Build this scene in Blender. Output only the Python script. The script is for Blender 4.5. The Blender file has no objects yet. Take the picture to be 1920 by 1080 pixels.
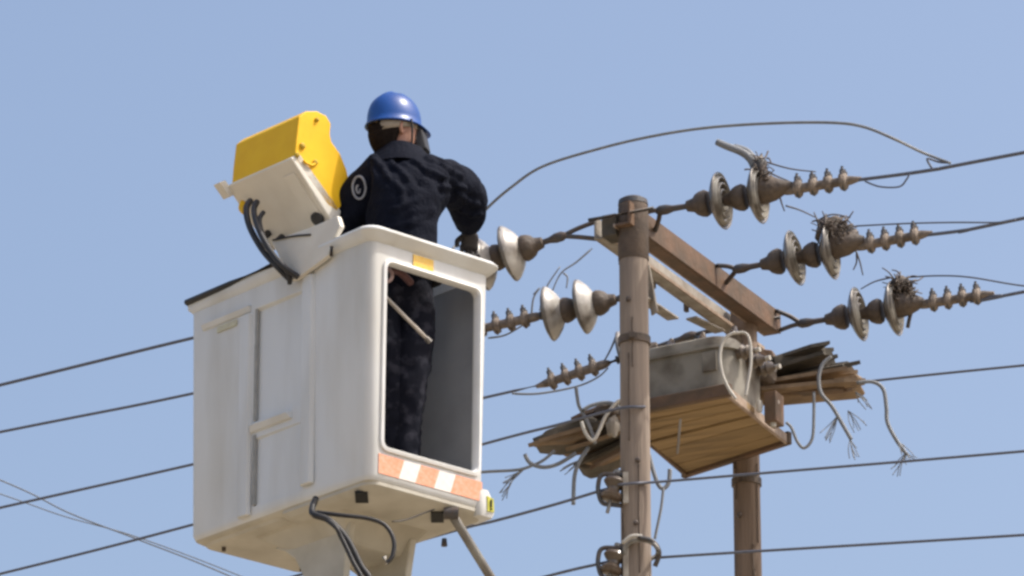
import bpy, bmesh, math, random
from mathutils import Vector, Matrix, noise
random.seed(7)
C = bpy.context.scene.collection
S = bpy.context.scene
V = Vector

# ------------------------------------------------------------------ camera, sky, sun, exposure
TH = math.radians(20.55)
FPX = 9300.0
CAM = V((0, 0, 1.6))
cd = bpy.data.cameras.new('camera'); cam = bpy.data.objects.new('camera', cd); C.objects.link(cam)
cam.location = CAM; cam.rotation_euler = (math.pi/2 + TH, 0, 0)
cd.sensor_width = 36; cd.lens = FPX/1920*36; cd.clip_start = 0.5; cd.clip_end = 20000
S.camera = cam
SUN_EL, SUN_AZ = math.radians(56), math.radians(100)      # azimuth from +Y towards +X
w = bpy.data.worlds.new('World'); S.world = w; w.use_nodes = True
nt = w.node_tree; bg = nt.nodes['Background']
sk = nt.nodes.new('ShaderNodeTexSky'); sk.sky_type = 'NISHITA'; sk.sun_disc = False
sk.sun_elevation = SUN_EL; sk.sun_rotation = SUN_AZ; sk.altitude = 300; sk.air_density = 1.0; sk.dust_density = 7.0; sk.ozone_density = 1.25
nt.links.new(sk.outputs[0], bg.inputs[0]); bg.inputs[1].default_value = 0.15
sd = bpy.data.lights.new('sun', 'SUN'); sun = bpy.data.objects.new('sun', sd); C.objects.link(sun)
sd.energy = 2.25; sd.angle = math.radians(0.53); sd.color = (1, 0.955, 0.88)
sv = V((math.cos(SUN_EL)*math.sin(SUN_AZ), math.cos(SUN_EL)*math.cos(SUN_AZ), math.sin(SUN_EL)))
sun.rotation_euler = sv.to_track_quat('Z', 'Y').to_euler(); sun.location = (20, 0, 30)
S.view_settings.view_transform = 'Standard'; S.view_settings.look = 'None'
S.view_settings.exposure = 0.57; S.view_settings.gamma = 1; S.view_settings.use_curve_mapping = False
S.render.engine = 'CYCLES'
S.cycles.pixel_filter_type = 'BLACKMAN_HARRIS'; S.cycles.filter_width = 2.8

# survey helpers: sight lines from the camera station to real points at distance Y or height z
FW = V((0, math.cos(TH), math.sin(TH))); UP = V((0, -math.sin(TH), math.cos(TH))); RT = V((1, 0, 0))
def ray(px, py): return FW*FPX + RT*(px-960) + UP*(540-py)
def P(px, py, Y): r = ray(px, py); return CAM + r*(Y/r.y)
def PZ(px, py, z): r = ray(px, py); return CAM + r*((z-CAM.z)/r.z)
def PP(px, py, o, n): r = ray(px, py); return CAM + r*((o-CAM).dot(n)/r.dot(n))

# ------------------------------------------------------------------ materials
def mat(name, col, rough=0.6, col2=None, scale=8.0, amt=0.5, bump=0.0, bscale=40.0, metal=0.0, stretch=None, spec=0.5, coat=0.0, detail=6, trans=0.0, contrast=(0.35, 0.65), rz=0.0, rnd=0.0):
    m = bpy.data.materials.new(name); m.use_nodes = True
    n = m.node_tree.nodes; L = m.node_tree.links; b = n['Principled BSDF']
    b.inputs['Base Color'].default_value = (*col, 1); b.inputs['Roughness'].default_value = rough
    b.inputs['Metallic'].default_value = metal; b.inputs['Specular IOR Level'].default_value = spec
    b.inputs['Coat Weight'].default_value = coat; b.inputs['Transmission Weight'].default_value = trans
    tc = n.new('ShaderNodeTexCoord'); mp = n.new('ShaderNodeMapping'); L.new(tc.outputs['Object'], mp.inputs[0])
    if stretch: mp.inputs['Scale'].default_value = stretch
    if rz:
        m0 = n.new('ShaderNodeMapping'); m0.inputs['Rotation'].default_value = (0, 0, rz); L.new(tc.outputs['Object'], m0.inputs[0]); L.new(m0.outputs[0], mp.inputs[0])
    if col2:
        t = n.new('ShaderNodeTexNoise'); t.inputs['Scale'].default_value = scale; t.inputs['Detail'].default_value = detail; L.new(mp.outputs[0], t.inputs[0])
        r = n.new('ShaderNodeValToRGB'); r.color_ramp.elements[0].position = contrast[0]; r.color_ramp.elements[1].position = contrast[1]
        L.new(t.outputs['Fac'], r.inputs[0])
        mx = n.new('ShaderNodeMix'); mx.data_type = 'RGBA'; mx.inputs['A'].default_value = (*col, 1); mx.inputs['B'].default_value = (*col2, 1)
        ml = n.new('ShaderNodeMath'); ml.operation = 'MULTIPLY'; ml.inputs[1].default_value = amt
        L.new(r.outputs[0], ml.inputs[0]); L.new(ml.outputs[0], mx.inputs['Factor']); L.new(mx.outputs['Result'], b.inputs['Base Color'])
        if rnd:
            oi = n.new('ShaderNodeObjectInfo'); hs_ = n.new('ShaderNodeHueSaturation'); mr = n.new('ShaderNodeMapRange')
            mr.inputs['To Min'].default_value = 1-rnd; mr.inputs['To Max'].default_value = 1+rnd*.6
            L.new(oi.outputs['Random'], mr.inputs['Value']); L.new(mr.outputs[0], hs_.inputs['Value']); L.new(mx.outputs['Result'], hs_.inputs['Color']); L.new(hs_.outputs[0], b.inputs['Base Color'])
    if bump:
        t2 = n.new('ShaderNodeTexNoise'); t2.inputs['Scale'].default_value = bscale; t2.inputs['Detail'].default_value = 5; L.new(mp.outputs[0], t2.inputs[0])
        bp = n.new('ShaderNodeBump'); bp.inputs['Strength'].default_value = bump; bp.inputs['Distance'].default_value = 0.01
        L.new(t2.outputs['Fac'], bp.inputs['Height']); L.new(bp.outputs[0], b.inputs['Normal'])
    return m
M = {
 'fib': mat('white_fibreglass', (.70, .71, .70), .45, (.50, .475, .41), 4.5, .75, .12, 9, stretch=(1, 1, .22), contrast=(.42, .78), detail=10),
 'fib_frame': mat('white_moulding', (.80, .80, .78), .35, (.66, .64, .58), 9, .4),
 'floor': mat('tray_grey', (.30, .30, .29), .7, (.18, .17, .16), 14, .7),
 'inner_shade': mat('shaded_inner_grey', (.30, .30, .30), .6, (.22, .22, .22), 6, .5),  # white walls' interior shade painted in as grey
 'rubber': mat('black_rubber', (.018, .018, .02), .55, (.05, .045, .04), 20, .4),
 'yellow': mat('yellow_plastic', (.86, .52, .020), .5, (.76, .40, .015), 9, .45, .1, 25, spec=.2),
 'beige': mat('console_grey', (.76, .72, .63), .6, (.62, .57, .48), 7, .5, .08, 30),
 'orange': mat('orange_reflective', (.78, .30, .16), .5, (.78, .46, .33), 60, .7),
 'white_tape': mat('white_reflective', (.80, .76, .72), .5, (.72, .62, .55), 40, .5),
 'sticker': mat('yellow_sticker', (.85, .50, .06), .5, (.85, .62, .2), 60, .6),
 'tag': mat('yellow_green_tag', (.55, .52, .05), .5, (.3, .3, .05), 40, .6),
 'black': mat('black_paint', (.012, .012, .012), .6),
 'hole': mat('hole_dark', (.01, .01, .009), .8),  # black for the dark inside of the drain holes
 'steel': mat('grey_galvanised_steel', (.30, .30, .29), .5, (.16, .13, .10), 25, .7, .2, 60, metal=.35),
 'dsteel': mat('dark_weathered_steel', (.075, .08, .085), .55, (.11, .07, .045), 30, .7, .2, 60, metal=.3),
 'rod': mat('rod_paint', (.26, .25, .22), .45, (.12, .10, .08), 12, .7),
 'palerod': mat('pale_wooden_rod', (.55, .50, .44), .6, (.4, .35, .3), 30, .5),
 'rust': mat('rusty_cap_iron', (.12, .088, .062), .65, (.055, .042, .033), 22, .8, .5, 60),
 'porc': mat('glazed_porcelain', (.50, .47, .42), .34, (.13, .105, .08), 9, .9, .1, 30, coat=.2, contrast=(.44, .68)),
 'porc_brown': mat('brown_glazed_porcelain', (.10, .07, .05), .25, (.2, .17, .13), 20, .5),
 'arm': mat('rust_brown_painted_angle', (.165, .095, .055), .7, (.085, .06, .038), 10, .85, .4, 40),
 'armedge': mat('worn_sunlit_edge', (.40, .31, .24), .7, (.24, .17, .12), 30, .7),  # bare worn edge, its sunlit line painted in as a paler tone
 'palearm': mat('pale_painted_angle', (.40, .36, .30), .7, (.20, .165, .125), 12, .8, .3, 40),
 'pole': mat('tan_concrete_pole', (.32, .258, .205), .9, (.15, .115, .09), 14, .8, .7, 50, stretch=(1, 1, .07), detail=10),
 'pole2': mat('brown_timber_pole', (.27, .20, .15), .9, (.12, .085, .06), 16, .85, .7, 50, stretch=(1, 1, .06), detail=10),
 'tank': mat('dusty_grey_tank', (.27, .25, .21), .8, (.09, .072, .052), 5, .9, .4, 18, detail=10, contrast=(.4, .64)),
 'plank': mat('weathered_ochre_plank', (.33, .225, .105), .85, (.18, .12, .058), 3.0, .8, .5, 30, stretch=(.8, 9, 9), detail=10, contrast=(.36, .68), rz=math.radians(21.5), rnd=.18),
 'plank_dark': mat('dark_weathered_plank', (.12, .10, .075), .85, (.05, .045, .035), 9, .8, .5, 30),
 'plank_pale': mat('sun_bleached_timber', (.30, .21, .125), .85, (.15, .10, .06), 9, .8, .4, 30),
 'cond': mat('aluminium_conductor', (.13, .14, .175), .6, (.09, .095, .11), 60, .5, metal=.2),
 'cable': mat('grey_cable', (.22, .23, .24), .6, (.13, .13, .13), 20, .5),
 'palecable': mat('pale_cable', (.52, .49, .43), .6, (.36, .33, .28), 20, .5),
 'fabric': mat('dark_navy_fabric', (.0038, .0052, .0125), .85, (.006, .0085, .017), 30, .5, .6, 60, spec=.12),
 'trouser': mat('mottled_navy_trousers', (.006, .007, .014), .9, (.045, .045, .06), 22, .6, .5, 20, spec=.2, contrast=(.5, .66)),
 'skin': mat('skin', (.36, .19, .13), .6, (.28, .14, .10), 30, .5),
 'hair': mat('dark_hair', (.010, .007, .006), .95, (.025, .018, .014), 60, .6, .9, 90, spec=.1),
 'glove': mat('dark_work_glove', (.03, .028, .03), .8, (.06, .05, .045), 30, .5),
 'boot': mat('black_leather', (.02, .018, .017), .5),
 'helmet': mat('blue_helmet_plastic', (.008, .070, .30), .33, (.012, .055, .22), 9, .6, .06, 30),
 'band': mat('tan_headband', (.34, .29, .23), .8, (.22, .18, .14), 20, .5),
 'badge': mat('grey_badge_print', (.30, .31, .34), .7, (.2, .2, .22), 40, .4),
 'dark_groove': mat('groove_shade', (.30, .30, .28), .8, (.42, .40, .37), 20, .6),  # grey for groove shade painted on the bucket side
 'porc_dark': mat('shaded_grimy_glaze', (.17, .155, .135), .28, (.07, .06, .05), 18, .8, coat=.3),  # shade painted into disc rims and undersides, over random grime
 'fib_under': mat('beige_underside', (.56, .53, .45), .7, (.38, .35, .28), 5, .7),  # darker beige than the walls, for the underside and yoke
 'pitch': mat('pole_shade_and_crack', (.13, .095, .07), .85, (.07, .055, .045), 12, .8, .4, 60),  # dark brown for the crossarm shade painted on the pole, and for cracks
 'clampiron': mat('weathered_clamp_iron', (.25, .20, .155), .7, (.09, .07, .055), 30, .8, .4, 60),
 'porc_outer': mat('shaded_brown_glaze', (.10, .085, .07), .25, (.26, .23, .19), 12, .7, coat=.3, contrast=(.45, .7)),  # right-hand discs: shade of the outer shell painted in as dark brown
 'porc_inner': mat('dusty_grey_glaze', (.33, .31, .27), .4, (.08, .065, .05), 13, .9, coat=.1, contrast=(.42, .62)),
 'crease': mat('fold_highlight_grey', (.06, .075, .085), .8),  # grey for painted highlights on jacket folds; assigned to no part
 'ground': mat('sandy_ground', (.27, .22, .15), .95, (.20, .165, .115), .25, .7, .6, 2),
}

# ------------------------------------------------------------------ object helpers
WL = {}; WM = {}
def wloc(o): return WL[o.name]
def place(o, loc, parent=None):
    C.objects.link(o); loc = V(loc); WL[o.name] = loc
    q = o.rotation_quaternion.copy() if o.rotation_mode == 'QUATERNION' else Matrix.Identity(3).to_quaternion()
    WM[o.name] = Matrix.Translation(loc) @ q.to_matrix().to_4x4()
    if parent is not None:
        o.parent = parent; o.matrix_parent_inverse = WM[parent.name].inverted()
    return o
def thing(name, label, cat, loc, group=None):
    o = bpy.data.objects.new(name, None); o.empty_display_size = .1; o.location = loc
    place(o, loc); o['label'] = label; o['category'] = cat
    if group: o['group'] = group
    return o
def tag(o, label, cat, group=None):
    o['label'] = label; o['category'] = cat
    if group: o['group'] = group
    return o
def mesh(name, verts, faces, m, parent=None, smooth=False, bevel=0, seg=2, label=None, solid=False):
    verts = [V(v) for v in verts]
    c = sum(verts, V())/len(verts)
    me = bpy.data.meshes.new(name); me.from_pydata([v-c for v in verts], [], faces)
    bm = bmesh.new(); bm.from_mesh(me)
    bmesh.ops.recalc_face_normals(bm, faces=bm.faces)
    if bevel: bmesh.ops.bevel(bm, geom=list(bm.edges), offset=bevel, segments=seg, affect='EDGES', profile=.6)
    bm.to_mesh(me); bm.free()
    me.materials.append(m if not isinstance(m, str) else M[m])
    if smooth:
        for p in me.polygons: p.use_smooth = True
    o = bpy.data.objects.new(name, me); o.location = c; place(o, c, parent)
    if smooth == 'auto': me.set_sharp_from_angle(angle=math.radians(38))
    if label: o['label'] = label
    return o
def inst(name, me, loc, quat, parent, label=None, scale=1.0):
    o = bpy.data.objects.new(name, me); o.location = loc; o.rotation_mode = 'QUATERNION'; o.rotation_quaternion = quat
    if scale != 1.0: o.scale = (scale,)*3 if isinstance(scale, float) else scale
    place(o, loc, parent)
    if label: o['label'] = label
    return o
def merge(parts):
    vs, fs = [], []
    for v, f in parts:
        k = len(vs); vs += list(v); fs += [tuple(i+k for i in q) for q in f]
    return vs, fs
def frame(d):
    d = V(d).normalized(); u = d.cross(V((0, 0, 1)))
    if u.length < .05: u = d.cross(V((0, 1, 0)))
    u.normalize(); return d, u, u.cross(d)
def box_g(c, ax, ay, az, hx, hy, hz):
    c = V(c); vs = [c+ax*(sx*hx)+ay*(sy*hy)+az*(sz*hz) for sx in (-1, 1) for sy in (-1, 1) for sz in (-1, 1)]
    return vs, [(0, 1, 3, 2), (4, 6, 7, 5), (0, 4, 5, 1), (2, 3, 7, 6), (0, 2, 6, 4), (1, 5, 7, 3)]
def hexa(bot, top):
    return [V(v) for v in bot]+[V(v) for v in top], [(3, 2, 1, 0), (4, 5, 6, 7)]+[(i, (i+1) % 4, 4+(i+1) % 4, 4+i) for i in range(4)]
def prism_g(poly, ext):
    n = len(poly); poly = [V(p) for p in poly]; ext = V(ext)
    return poly+[p+ext for p in poly], [tuple(range(n))[::-1], tuple(range(n, 2*n))]+[(i, (i+1) % n, n+(i+1) % n, n+i) for i in range(n)]
def smooth_path(pts, sub=6, closed=False):
    pts = [V(p) for p in pts]; n = len(pts)
    if n < 3 and not closed: return pts
    out = []
    g = (lambda i: pts[i % n]) if closed else (lambda i: pts[max(0, min(n-1, i))])
    for i in range(n if closed else n-1):
        a, b, c, d = g(i-1), g(i), g(i+1), g(i+2)
        for k in range(sub):
            t = k/sub
            out.append(.5*((2*b)+(c-a)*t+(2*a-5*b+4*c-d)*t*t+(-a+3*b-3*c+d)*t**3))
    if not closed: out.append(pts[-1])
    return out
def tube_g(pts, r, sides=8, sub=6, closed=False, rend=None, smooth=True):
    ps = smooth_path(pts, sub, closed) if smooth else [V(p) for p in pts]
    n = len(ps); vs, fs = [], []; up = None
    for i, p in enumerate(ps):
        if closed: t = ps[(i+1) % n]-ps[i-1]
        else: t = ps[min(n-1, i+1)]-ps[max(0, i-1)]
        if t.length < 1e-9: t = V((0, 0, 1))
        t.normalize()
        if up is None: _, u, v = frame(t)
        else:
            u = up-t*up.dot(t)
            if u.length < 1e-5: _, u, v = frame(t)
            u.normalize(); v = t.cross(u)
        up = u
        rr = r if rend is None else r+(rend-r)*i/(n-1)
        for k in range(sides):
            a = 2*math.pi*k/sides; vs.append(p+u*(math.cos(a)*rr)+v*(math.sin(a)*rr))
    m = n if closed else n-1
    for i in range(m):
        for k in range(sides):
            a = i*sides+k; b = i*sides+(k+1) % sides; c = ((i+1) % n)*sides+(k+1) % sides; d = ((i+1) % n)*sides+k
            fs.append((a, b, c, d))
    if not closed:
        fs.append(tuple(range(sides))[::-1]); fs.append(tuple((n-1)*sides+k for k in range(sides)))
    return vs, fs
def tube(name, pts, r, m, parent=None, label=None, **k):
    v, f = tube_g(pts, r, **k); return mesh(name, v, f, m, parent, smooth=True, label=label)
def lathe_g(prof, o=(0, 0, 0), d=(1, 0, 0), sides=28, cap=True):
    o = V(o); d, u, v = frame(d); vs, fs = [], []
    for x, r in prof:
        for k in range(sides):
            a = 2*math.pi*k/sides; vs.append(o+d*x+u*(r*math.cos(a))+v*(r*math.sin(a)))
    n = len(prof)
    for i in range(n-1):
        for k in range(sides):
            fs.append((i*sides+k, i*sides+(k+1) % sides, (i+1)*sides+(k+1) % sides, (i+1)*sides+k))
    if cap: fs.append(tuple(range(sides))[::-1]); fs.append(tuple((n-1)*sides+k for k in range(sides)))
    return vs, fs
def rawmesh(name, g, m, smooth=True):
    me = bpy.data.meshes.new(name); me.from_pydata([tuple(v) for v in g[0]], [], g[1])
    bm = bmesh.new(); bm.from_mesh(me); bmesh.ops.recalc_face_normals(bm, faces=bm.faces); bm.to_mesh(me); bm.free()
    me.materials.append(M[m])
    for p in me.polygons: p.use_smooth = smooth
    if smooth: me.set_sharp_from_angle(angle=math.radians(40))
    return me
def bake(o):
    dg = bpy.context.evaluated_depsgraph_get(); dg.update()
    me = bpy.data.meshes.new_from_object(o.evaluated_get(dg)); o.modifiers.clear(); old = o.data; o.data = me
    return o

# ------------------------------------------------------------------ ground
R = 6000
g = mesh('ground', [(-R, -R, 0), (R, -R, 0), (R, R, 0), (-R, R, 0)], [(0, 1, 2, 3)], 'ground'); g['kind'] = 'structure'

# ------------------------------------------------------------------ aerial bucket
PH = .732
A = V((-math.sin(PH), math.cos(PH), 0)); B = V((math.cos(PH), math.sin(PH), 0)); Z = V((0, 0, 1))
O = V((-.579, 19.0, 7.903)); LA, LB, H = 1.196, .655, 1.075
def L(a, b, z): return O+A*a+B*b+Z*z
lift = thing('aerial_lift', 'white fibreglass bucket on a lift boom, yellow-covered control console on its rim, lineman inside', 'bucket lift', L(LA/2, LB/2, 0))
TP = .014
def rr_loop(a0, a1, b0, b1, z, rad, n=6):
    out = []
    for ca, cb, s in ((a1-rad, b1-rad, 0), (a0+rad, b1-rad, 1), (a0+rad, b0+rad, 2), (a1-rad, b0+rad, 3)):
        for k in range(n+1):
            t = math.pi/2*(s+k/n); out.append(L(ca+rad*math.cos(t), cb+rad*math.sin(t), z))
    return out
def loft(loops, close_first=True, close_last=True):
    n = len(loops[0]); vs = [p for l in loops for p in l]; fs = []
    for i in range(len(loops)-1):
        for k in range(n): fs.append((i*n+k, i*n+(k+1) % n, (i+1)*n+(k+1) % n, (i+1)*n+k))
    if close_first: fs.append(tuple(range(n))[::-1])
    if close_last: fs.append(tuple((len(loops)-1)*n+k for k in range(n)))
    return vs, fs
wt = .032
lo = []
for z, ins, rd in ((0, .03, .03), (.012, .010, .04), (.035, 0, .045)):
    lo.append(rr_loop(TP+ins, LA-TP-ins, TP+ins, LB-TP-ins, z, rd))
for z, ins, rd in ((H, 0, .04), ):
    lo.append(rr_loop(0, LA, 0, LB, z, rd))
lo.append(rr_loop(wt, LA-wt, wt, LB-wt, H, .02))
lo.append(rr_loop(TP+wt, LA-TP-wt, TP+wt, LB-TP-wt, .05, .02))
v, f = loft(lo)
bucket = mesh('bucket', v, f, 'fib', lift, smooth='auto')
def cutter(g): return mesh('cutter', g[0], g[1], 'fib')
def rounded_prism(pts2, rad, fn, n=5):
    out = []; m = len(pts2)
    for i in range(m):
        p = V((*pts2[i], 0)); a = V((*pts2[i-1], 0)); b = V((*pts2[(i+1) % m], 0))
        u = (a-p).normalized(); w_ = (b-p).normalized()
        for k in range(n+1):
            t = k/n; q = p+u*(rad*(1-t)**2)+w_*(rad*t*t); out.append(fn(q.x, q.y))
    return out
WB0, WB1, WZ0, WZ1 = .083, .592, .155, .955
win = rounded_prism([(WB0, WZ0), (WB1, WZ0), (WB1, WZ1), (WB0, WZ1)], .035, lambda x, y: L(-.06, x, y))
cuts = [cutter(prism_g(win, A*.16))]
# step recesses moulded in the side facing the camera
for a0, a1, z0, z1 in ((.42, .752, .43, .955), (.36, .752, .06, .385)):
    cuts.append(cutter(hexa([L(a0, -.03, z0), L(a1, -.03, z0), L(a1, .020, z0+.005), L(a0+.02, .012, z0+.005)],
                            [L(a0, -.03, z1), L(a1, -.03, z1), L(a1, .020, z1-.03), L(a0+.02, .012, z1-.03)])))
for ct in cuts:
    md = bucket.modifiers.new('b', 'BOOLEAN'); md.object = ct; md.operation = 'DIFFERENCE'; md.solver = 'EXACT'
bake(bucket)
bucket.data.set_sharp_from_angle(angle=math.radians(38))
for ct in cuts:
    WL.pop(ct.name, None); bpy.data.objects.remove(ct)
# inner faces carry their shade as a painted grey
bucket.data.materials.append(M['inner_shade']); bucket.data.materials.append(M['fib_under'])
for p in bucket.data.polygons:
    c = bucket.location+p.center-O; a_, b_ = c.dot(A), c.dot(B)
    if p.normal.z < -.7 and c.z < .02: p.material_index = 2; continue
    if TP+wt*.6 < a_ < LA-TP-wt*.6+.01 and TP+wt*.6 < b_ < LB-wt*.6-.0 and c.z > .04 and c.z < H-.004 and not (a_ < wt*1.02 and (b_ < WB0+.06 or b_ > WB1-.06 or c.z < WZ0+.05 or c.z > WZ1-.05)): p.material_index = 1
# rim flange: outward roll with drop edge
def ring(loops_o):   # closed loft around
    n = len(loops_o[0]); m = len(loops_o); vs = [p for l in loops_o for p in l]; fs = []
    for i in range(m):
        for k in range(n):
            fs.append((i*n+k, i*n+(k+1) % n, ((i+1) % m)*n+(k+1) % n, ((i+1) % m)*n+k))
    return vs, fs
e1 = .044
rl = [rr_loop(-.002, LA+.002, -.002, LB+.002, H-.042, .045), rr_loop(-e1*.5, LA+e1*.5, -e1*.5, LB+e1*.5, H-.026, .06), rr_loop(-e1, LA+e1, -e1, LB+e1, H-.004, .07),
      rr_loop(-e1, LA+e1, -e1, LB+e1, H+.002, .07), rr_loop(-e1*.7, LA+e1*.7, -e1*.7, LB+e1*.7, H+.014, .06), rr_loop(wt+.003, LA-wt-.003, wt+.003, LB-wt-.003, H+.012, .02), rr_loop(wt+.003, LA-wt-.003, wt+.003, LB-wt-.003, H-.05, .02)]
def slim(p):                      # the roll dies out towards the far half of the bucket
    d_ = p-O; a_, b_ = d_.dot(A), d_.dot(B); t = max(0, min(1, (a_-.35)/.35)); ee = e1+(.006-e1)*t
    return L(min(a_, LA+.006), max(b_, -ee), d_.z)
rl = [[slim(p) for p in l] for l in rl]
v, f = ring(rl); mesh('rim', v, f, 'fib', bucket, smooth='auto')
tube('rim_trim', [L(.60, -.020, H+.012), L(.9, -.012, H+.012), L(LA+.006, -.012, H+.010), L(LA+.012, .02, H+.008), L(LA+.012, LB*.5, H+.008)], .014, 'rubber', bucket, sub=4, smooth=False)
# raised moulding round the window
wo = lambda g_, d_: rounded_prism([(WB0-g_, WZ0-g_), (WB1+g_, WZ0-g_), (WB1+g_, WZ1+g_), (WB0-g_, WZ1+g_)], .035+g_*.6, lambda x, y: L(d_+TP*(1-y/H), x, y), n=5)
v, f = ring([wo(.016, .004), wo(.016, -.010), wo(.003, -.014), wo(-.004, -.004), wo(-.004, .02)])
mesh('window_frame', v, f, 'fib_frame', bucket, smooth='auto')
# striped tape under the window, sticker above it
tz0, tz1 = .040, .123
seg = [.062, .184, .272, .374, .462, .622]
for i in range(5):
    b0, b1 = seg[i], seg[i+1]; org = i % 2 == 0; sl = .014
    c0, c1 = b0-(sl if i else 0), b1-(sl if i < 4 else 0); b0 += (sl if i else 0); b1 += (sl if i < 4 else 0)
    fx = lambda b, z: L(TP*(1-z/H)-.0035, b, z)
    q = [fx(c0, tz0), fx(c1, tz0), fx(b1, tz1), fx(b0, tz1)]
    mesh('tape_stripe', q+[p+A*.003 for p in q], [(0, 1, 2, 3), (7, 6, 5, 4), (0, 4, 5, 1), (1, 5, 6, 2), (2, 6, 7, 3), (3, 7, 4, 0)], 'orange' if org else 'white_tape', bucket, label='faded orange reflective stripe' if org else 'white reflective stripe')
g_ = prism_g([L(-.004, .228, .972), L(-.004, .338, .972), L(-.004, .338, 1.026), L(-.004, .228, 1.026)], A*.004)
mesh('sticker', g_[0], g_[1], 'sticker', bucket, label='faded yellow rectangular sticker')
# faint worn sticker at the top of the shaded side
g_ = prism_g([L(.87, -.0035, .895), L(1.0, -.0035, .895), L(1.0, -.0035, .92), L(.87, -.0035, .92)], B*.0046)
mesh('worn_sticker', g_[0], g_[1], mat('worn_sticker', (.60, .58, .40), .6, (.5, .45, .35), 30, .6), bucket)
for a_, z0, z1 in ((.750, .44, .945), (.750, .07, .375)):
    g_ = box_g(L(a_-.004, .010, (z0+z1)/2), A, B, Z, .008, .006, (z1-z0)/2); mesh('dark_groove', g_[0], g_[1], 'dark_groove', bucket)  # strips put the shade of the recess edges into colour
g_ = hexa([L(.50, -.002, .388), L(.77, -.002, .388), L(.77, .02, .388), L(.50, .02, .388)], [L(.52, -.016, .415), L(.76, -.016, .415), L(.77, .02, .428), L(.50, .02, .428)]); mesh('ledge', g_[0], g_[1], 'fib', bucket, bevel=.004)
g_ = hexa([L(.365, -.012, .07), L(.425, -.012, .07), L(.435, .01, .07), L(.355, .01, .07)], [L(.365, -.016, .985), L(.425, -.016, .985), L(.435, .01, .985), L(.355, .01, .985)]); mesh('rib', g_[0], g_[1], 'fib', bucket, bevel=.008, seg=3)
g_ = hexa([L(.775, -.010, .03), L(.835, -.010, .03), L(.845, .01, .03), L(.765, .01, .03)], [L(.775, -.014, .92), L(.835, -.014, .92), L(.845, .01, .92), L(.765, .01, .92)]); mesh('rib', g_[0], g_[1], 'fib', bucket, bevel=.006, seg=3)
g_ = hexa([L(.78, -.004, .93), L(1.10, -.004, .93), L(1.10, .01, .93), L(.78, .01, .93)], [L(.78, -.016, .955), L(1.10, -.016, .955), L(1.10, .01, .965), L(.78, .01, .965)]); mesh('ledge', g_[0], g_[1], 'fib', bucket, bevel=.004)
# underside: base skirt, drain holes as dark plates, corner cap, bolts
v, f = loft([rr_loop(.05, .60, .05, LB+.012, -.022, .06), rr_loop(.025, .62, .03, LB+.03, -.004, .06), rr_loop(.025, .62, .03, LB+.03, .02, .05)])
mesh('base_skirt', v, f, 'fib_under', bucket, smooth='auto')
v, f = loft([rr_loop(.010, .13, LB-.05, LB+.030, -.020, .02), rr_loop(.004, .14, LB-.06, LB+.044, .0, .03), rr_loop(.004, .14, LB-.06, LB+.042, .045, .03), rr_loop(.010, .12, LB-.06, LB+.012, .095, .02)])
mesh('corner_cap', v, f, 'fib', bucket, smooth='auto')
g_ = prism_g([L(.000, LB-.012, -.000), L(.000, LB+.026, .004), L(.000, LB+.022, .060), L(.000, LB-.012, .066)], A*.008)
mesh('corner_tag', g_[0], g_[1], 'tag', bucket, label='yellow green corner tag')
g_ = box_g(L(-.003, LB+.006, .036), A, B, Z, .003, .003, .016); mesh('corner_mark', g_[0], g_[1], 'black', bucket)
g_ = box_g(L(-.003, LB+.006, .012), A, B, Z, .003, .003, .003); mesh('corner_mark', g_[0], g_[1], 'black', bucket)
def square_on_bottom(px, py, h=.026):
    c = PZ(px, py, O.z-.024); g_ = box_g(c, RT, V((0, 1, 0)), Z, h, h*2.6, .004); return mesh('drain_hole', g_[0], g_[1], 'hole', bucket)  # dark plate standing for the shade inside a drain hole
square_on_bottom(678, 932); square_on_bottom(820, 969)
tube('bolt', [PZ(420, 1012, O.z+.02), PZ(420, 1012, O.z+.02)-Z*.05], .009, 'rust', bucket, smooth=False)
tube('bolt', [PZ(566, 1050, O.z-.0), PZ(566, 1050, O.z-.0)-Z*.05], .009, 'rust', bucket, smooth=False)
v, f = loft([rr_loop(.62, LA-.05, .06, LB-.05, -.012, .05), rr_loop(.60, LA-.03, .04, LB-.03, .01, .05)])
mesh('base_panel', v, f, 'fib_under', bucket, smooth='auto')

# ------------------------------------------------------------------ control console with yellow cover (part of the lift)
a0 = .43
def prof(px, py, a=a0): return PP(px, py, L(a, 0, 0), A)
LEN = A*.43
cons = mesh('control_console', *prism_g([prof(546, 296), prof(562, 286), prof(640, 396), prof(634, 420), prof(622, 414)], LEN), 'beige', lift, bevel=.006)
# back plate lip on the far left of the console
g_ = prism_g([prof(541, 293), prof(551, 289), prof(570, 316), prof(560, 321)], LEN*.1)
g2 = [V(p)+LEN*.98 for p in g_[0]]; mesh('end_flange', [p+B*-.03 for p in g2], g_[1], 'beige', cons)
covp = [(553, 300), (556, 262), (561, 218), (574, 208), (594, 208), (612, 217), (621, 232), (619, 252), (622, 266), (638, 288), (650, 318), (656, 345), (650, 370), (632, 398), (614, 385), (584, 343)]
cover = mesh('cover', *prism_g([prof(*p) for p in covp], LEN*.985), 'yellow', cons, bevel=.006, label='bright yellow plastic cover')
for (x0, y0, r_) in ((566, 274, .014), (556, 291, .011), (590, 305, .012), (593, 225, .01)):
    c = prof(x0, y0); v, f = lathe_g([(0, r_), (.010, r_), (.016, r_*.5)], c+A*.002, -A, 12); mesh('cover_bolt', v, f, mat('yellow_bolt', (.5, .33, .02), .5), cover, smooth='auto')
v, f = tube_g([prof(567, 302)-A*.004, prof(580, 311)-A*.010, prof(594, 305)-A*.004], .006); mesh('latch', v, f, 'yellow', cover, smooth=True)
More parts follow.
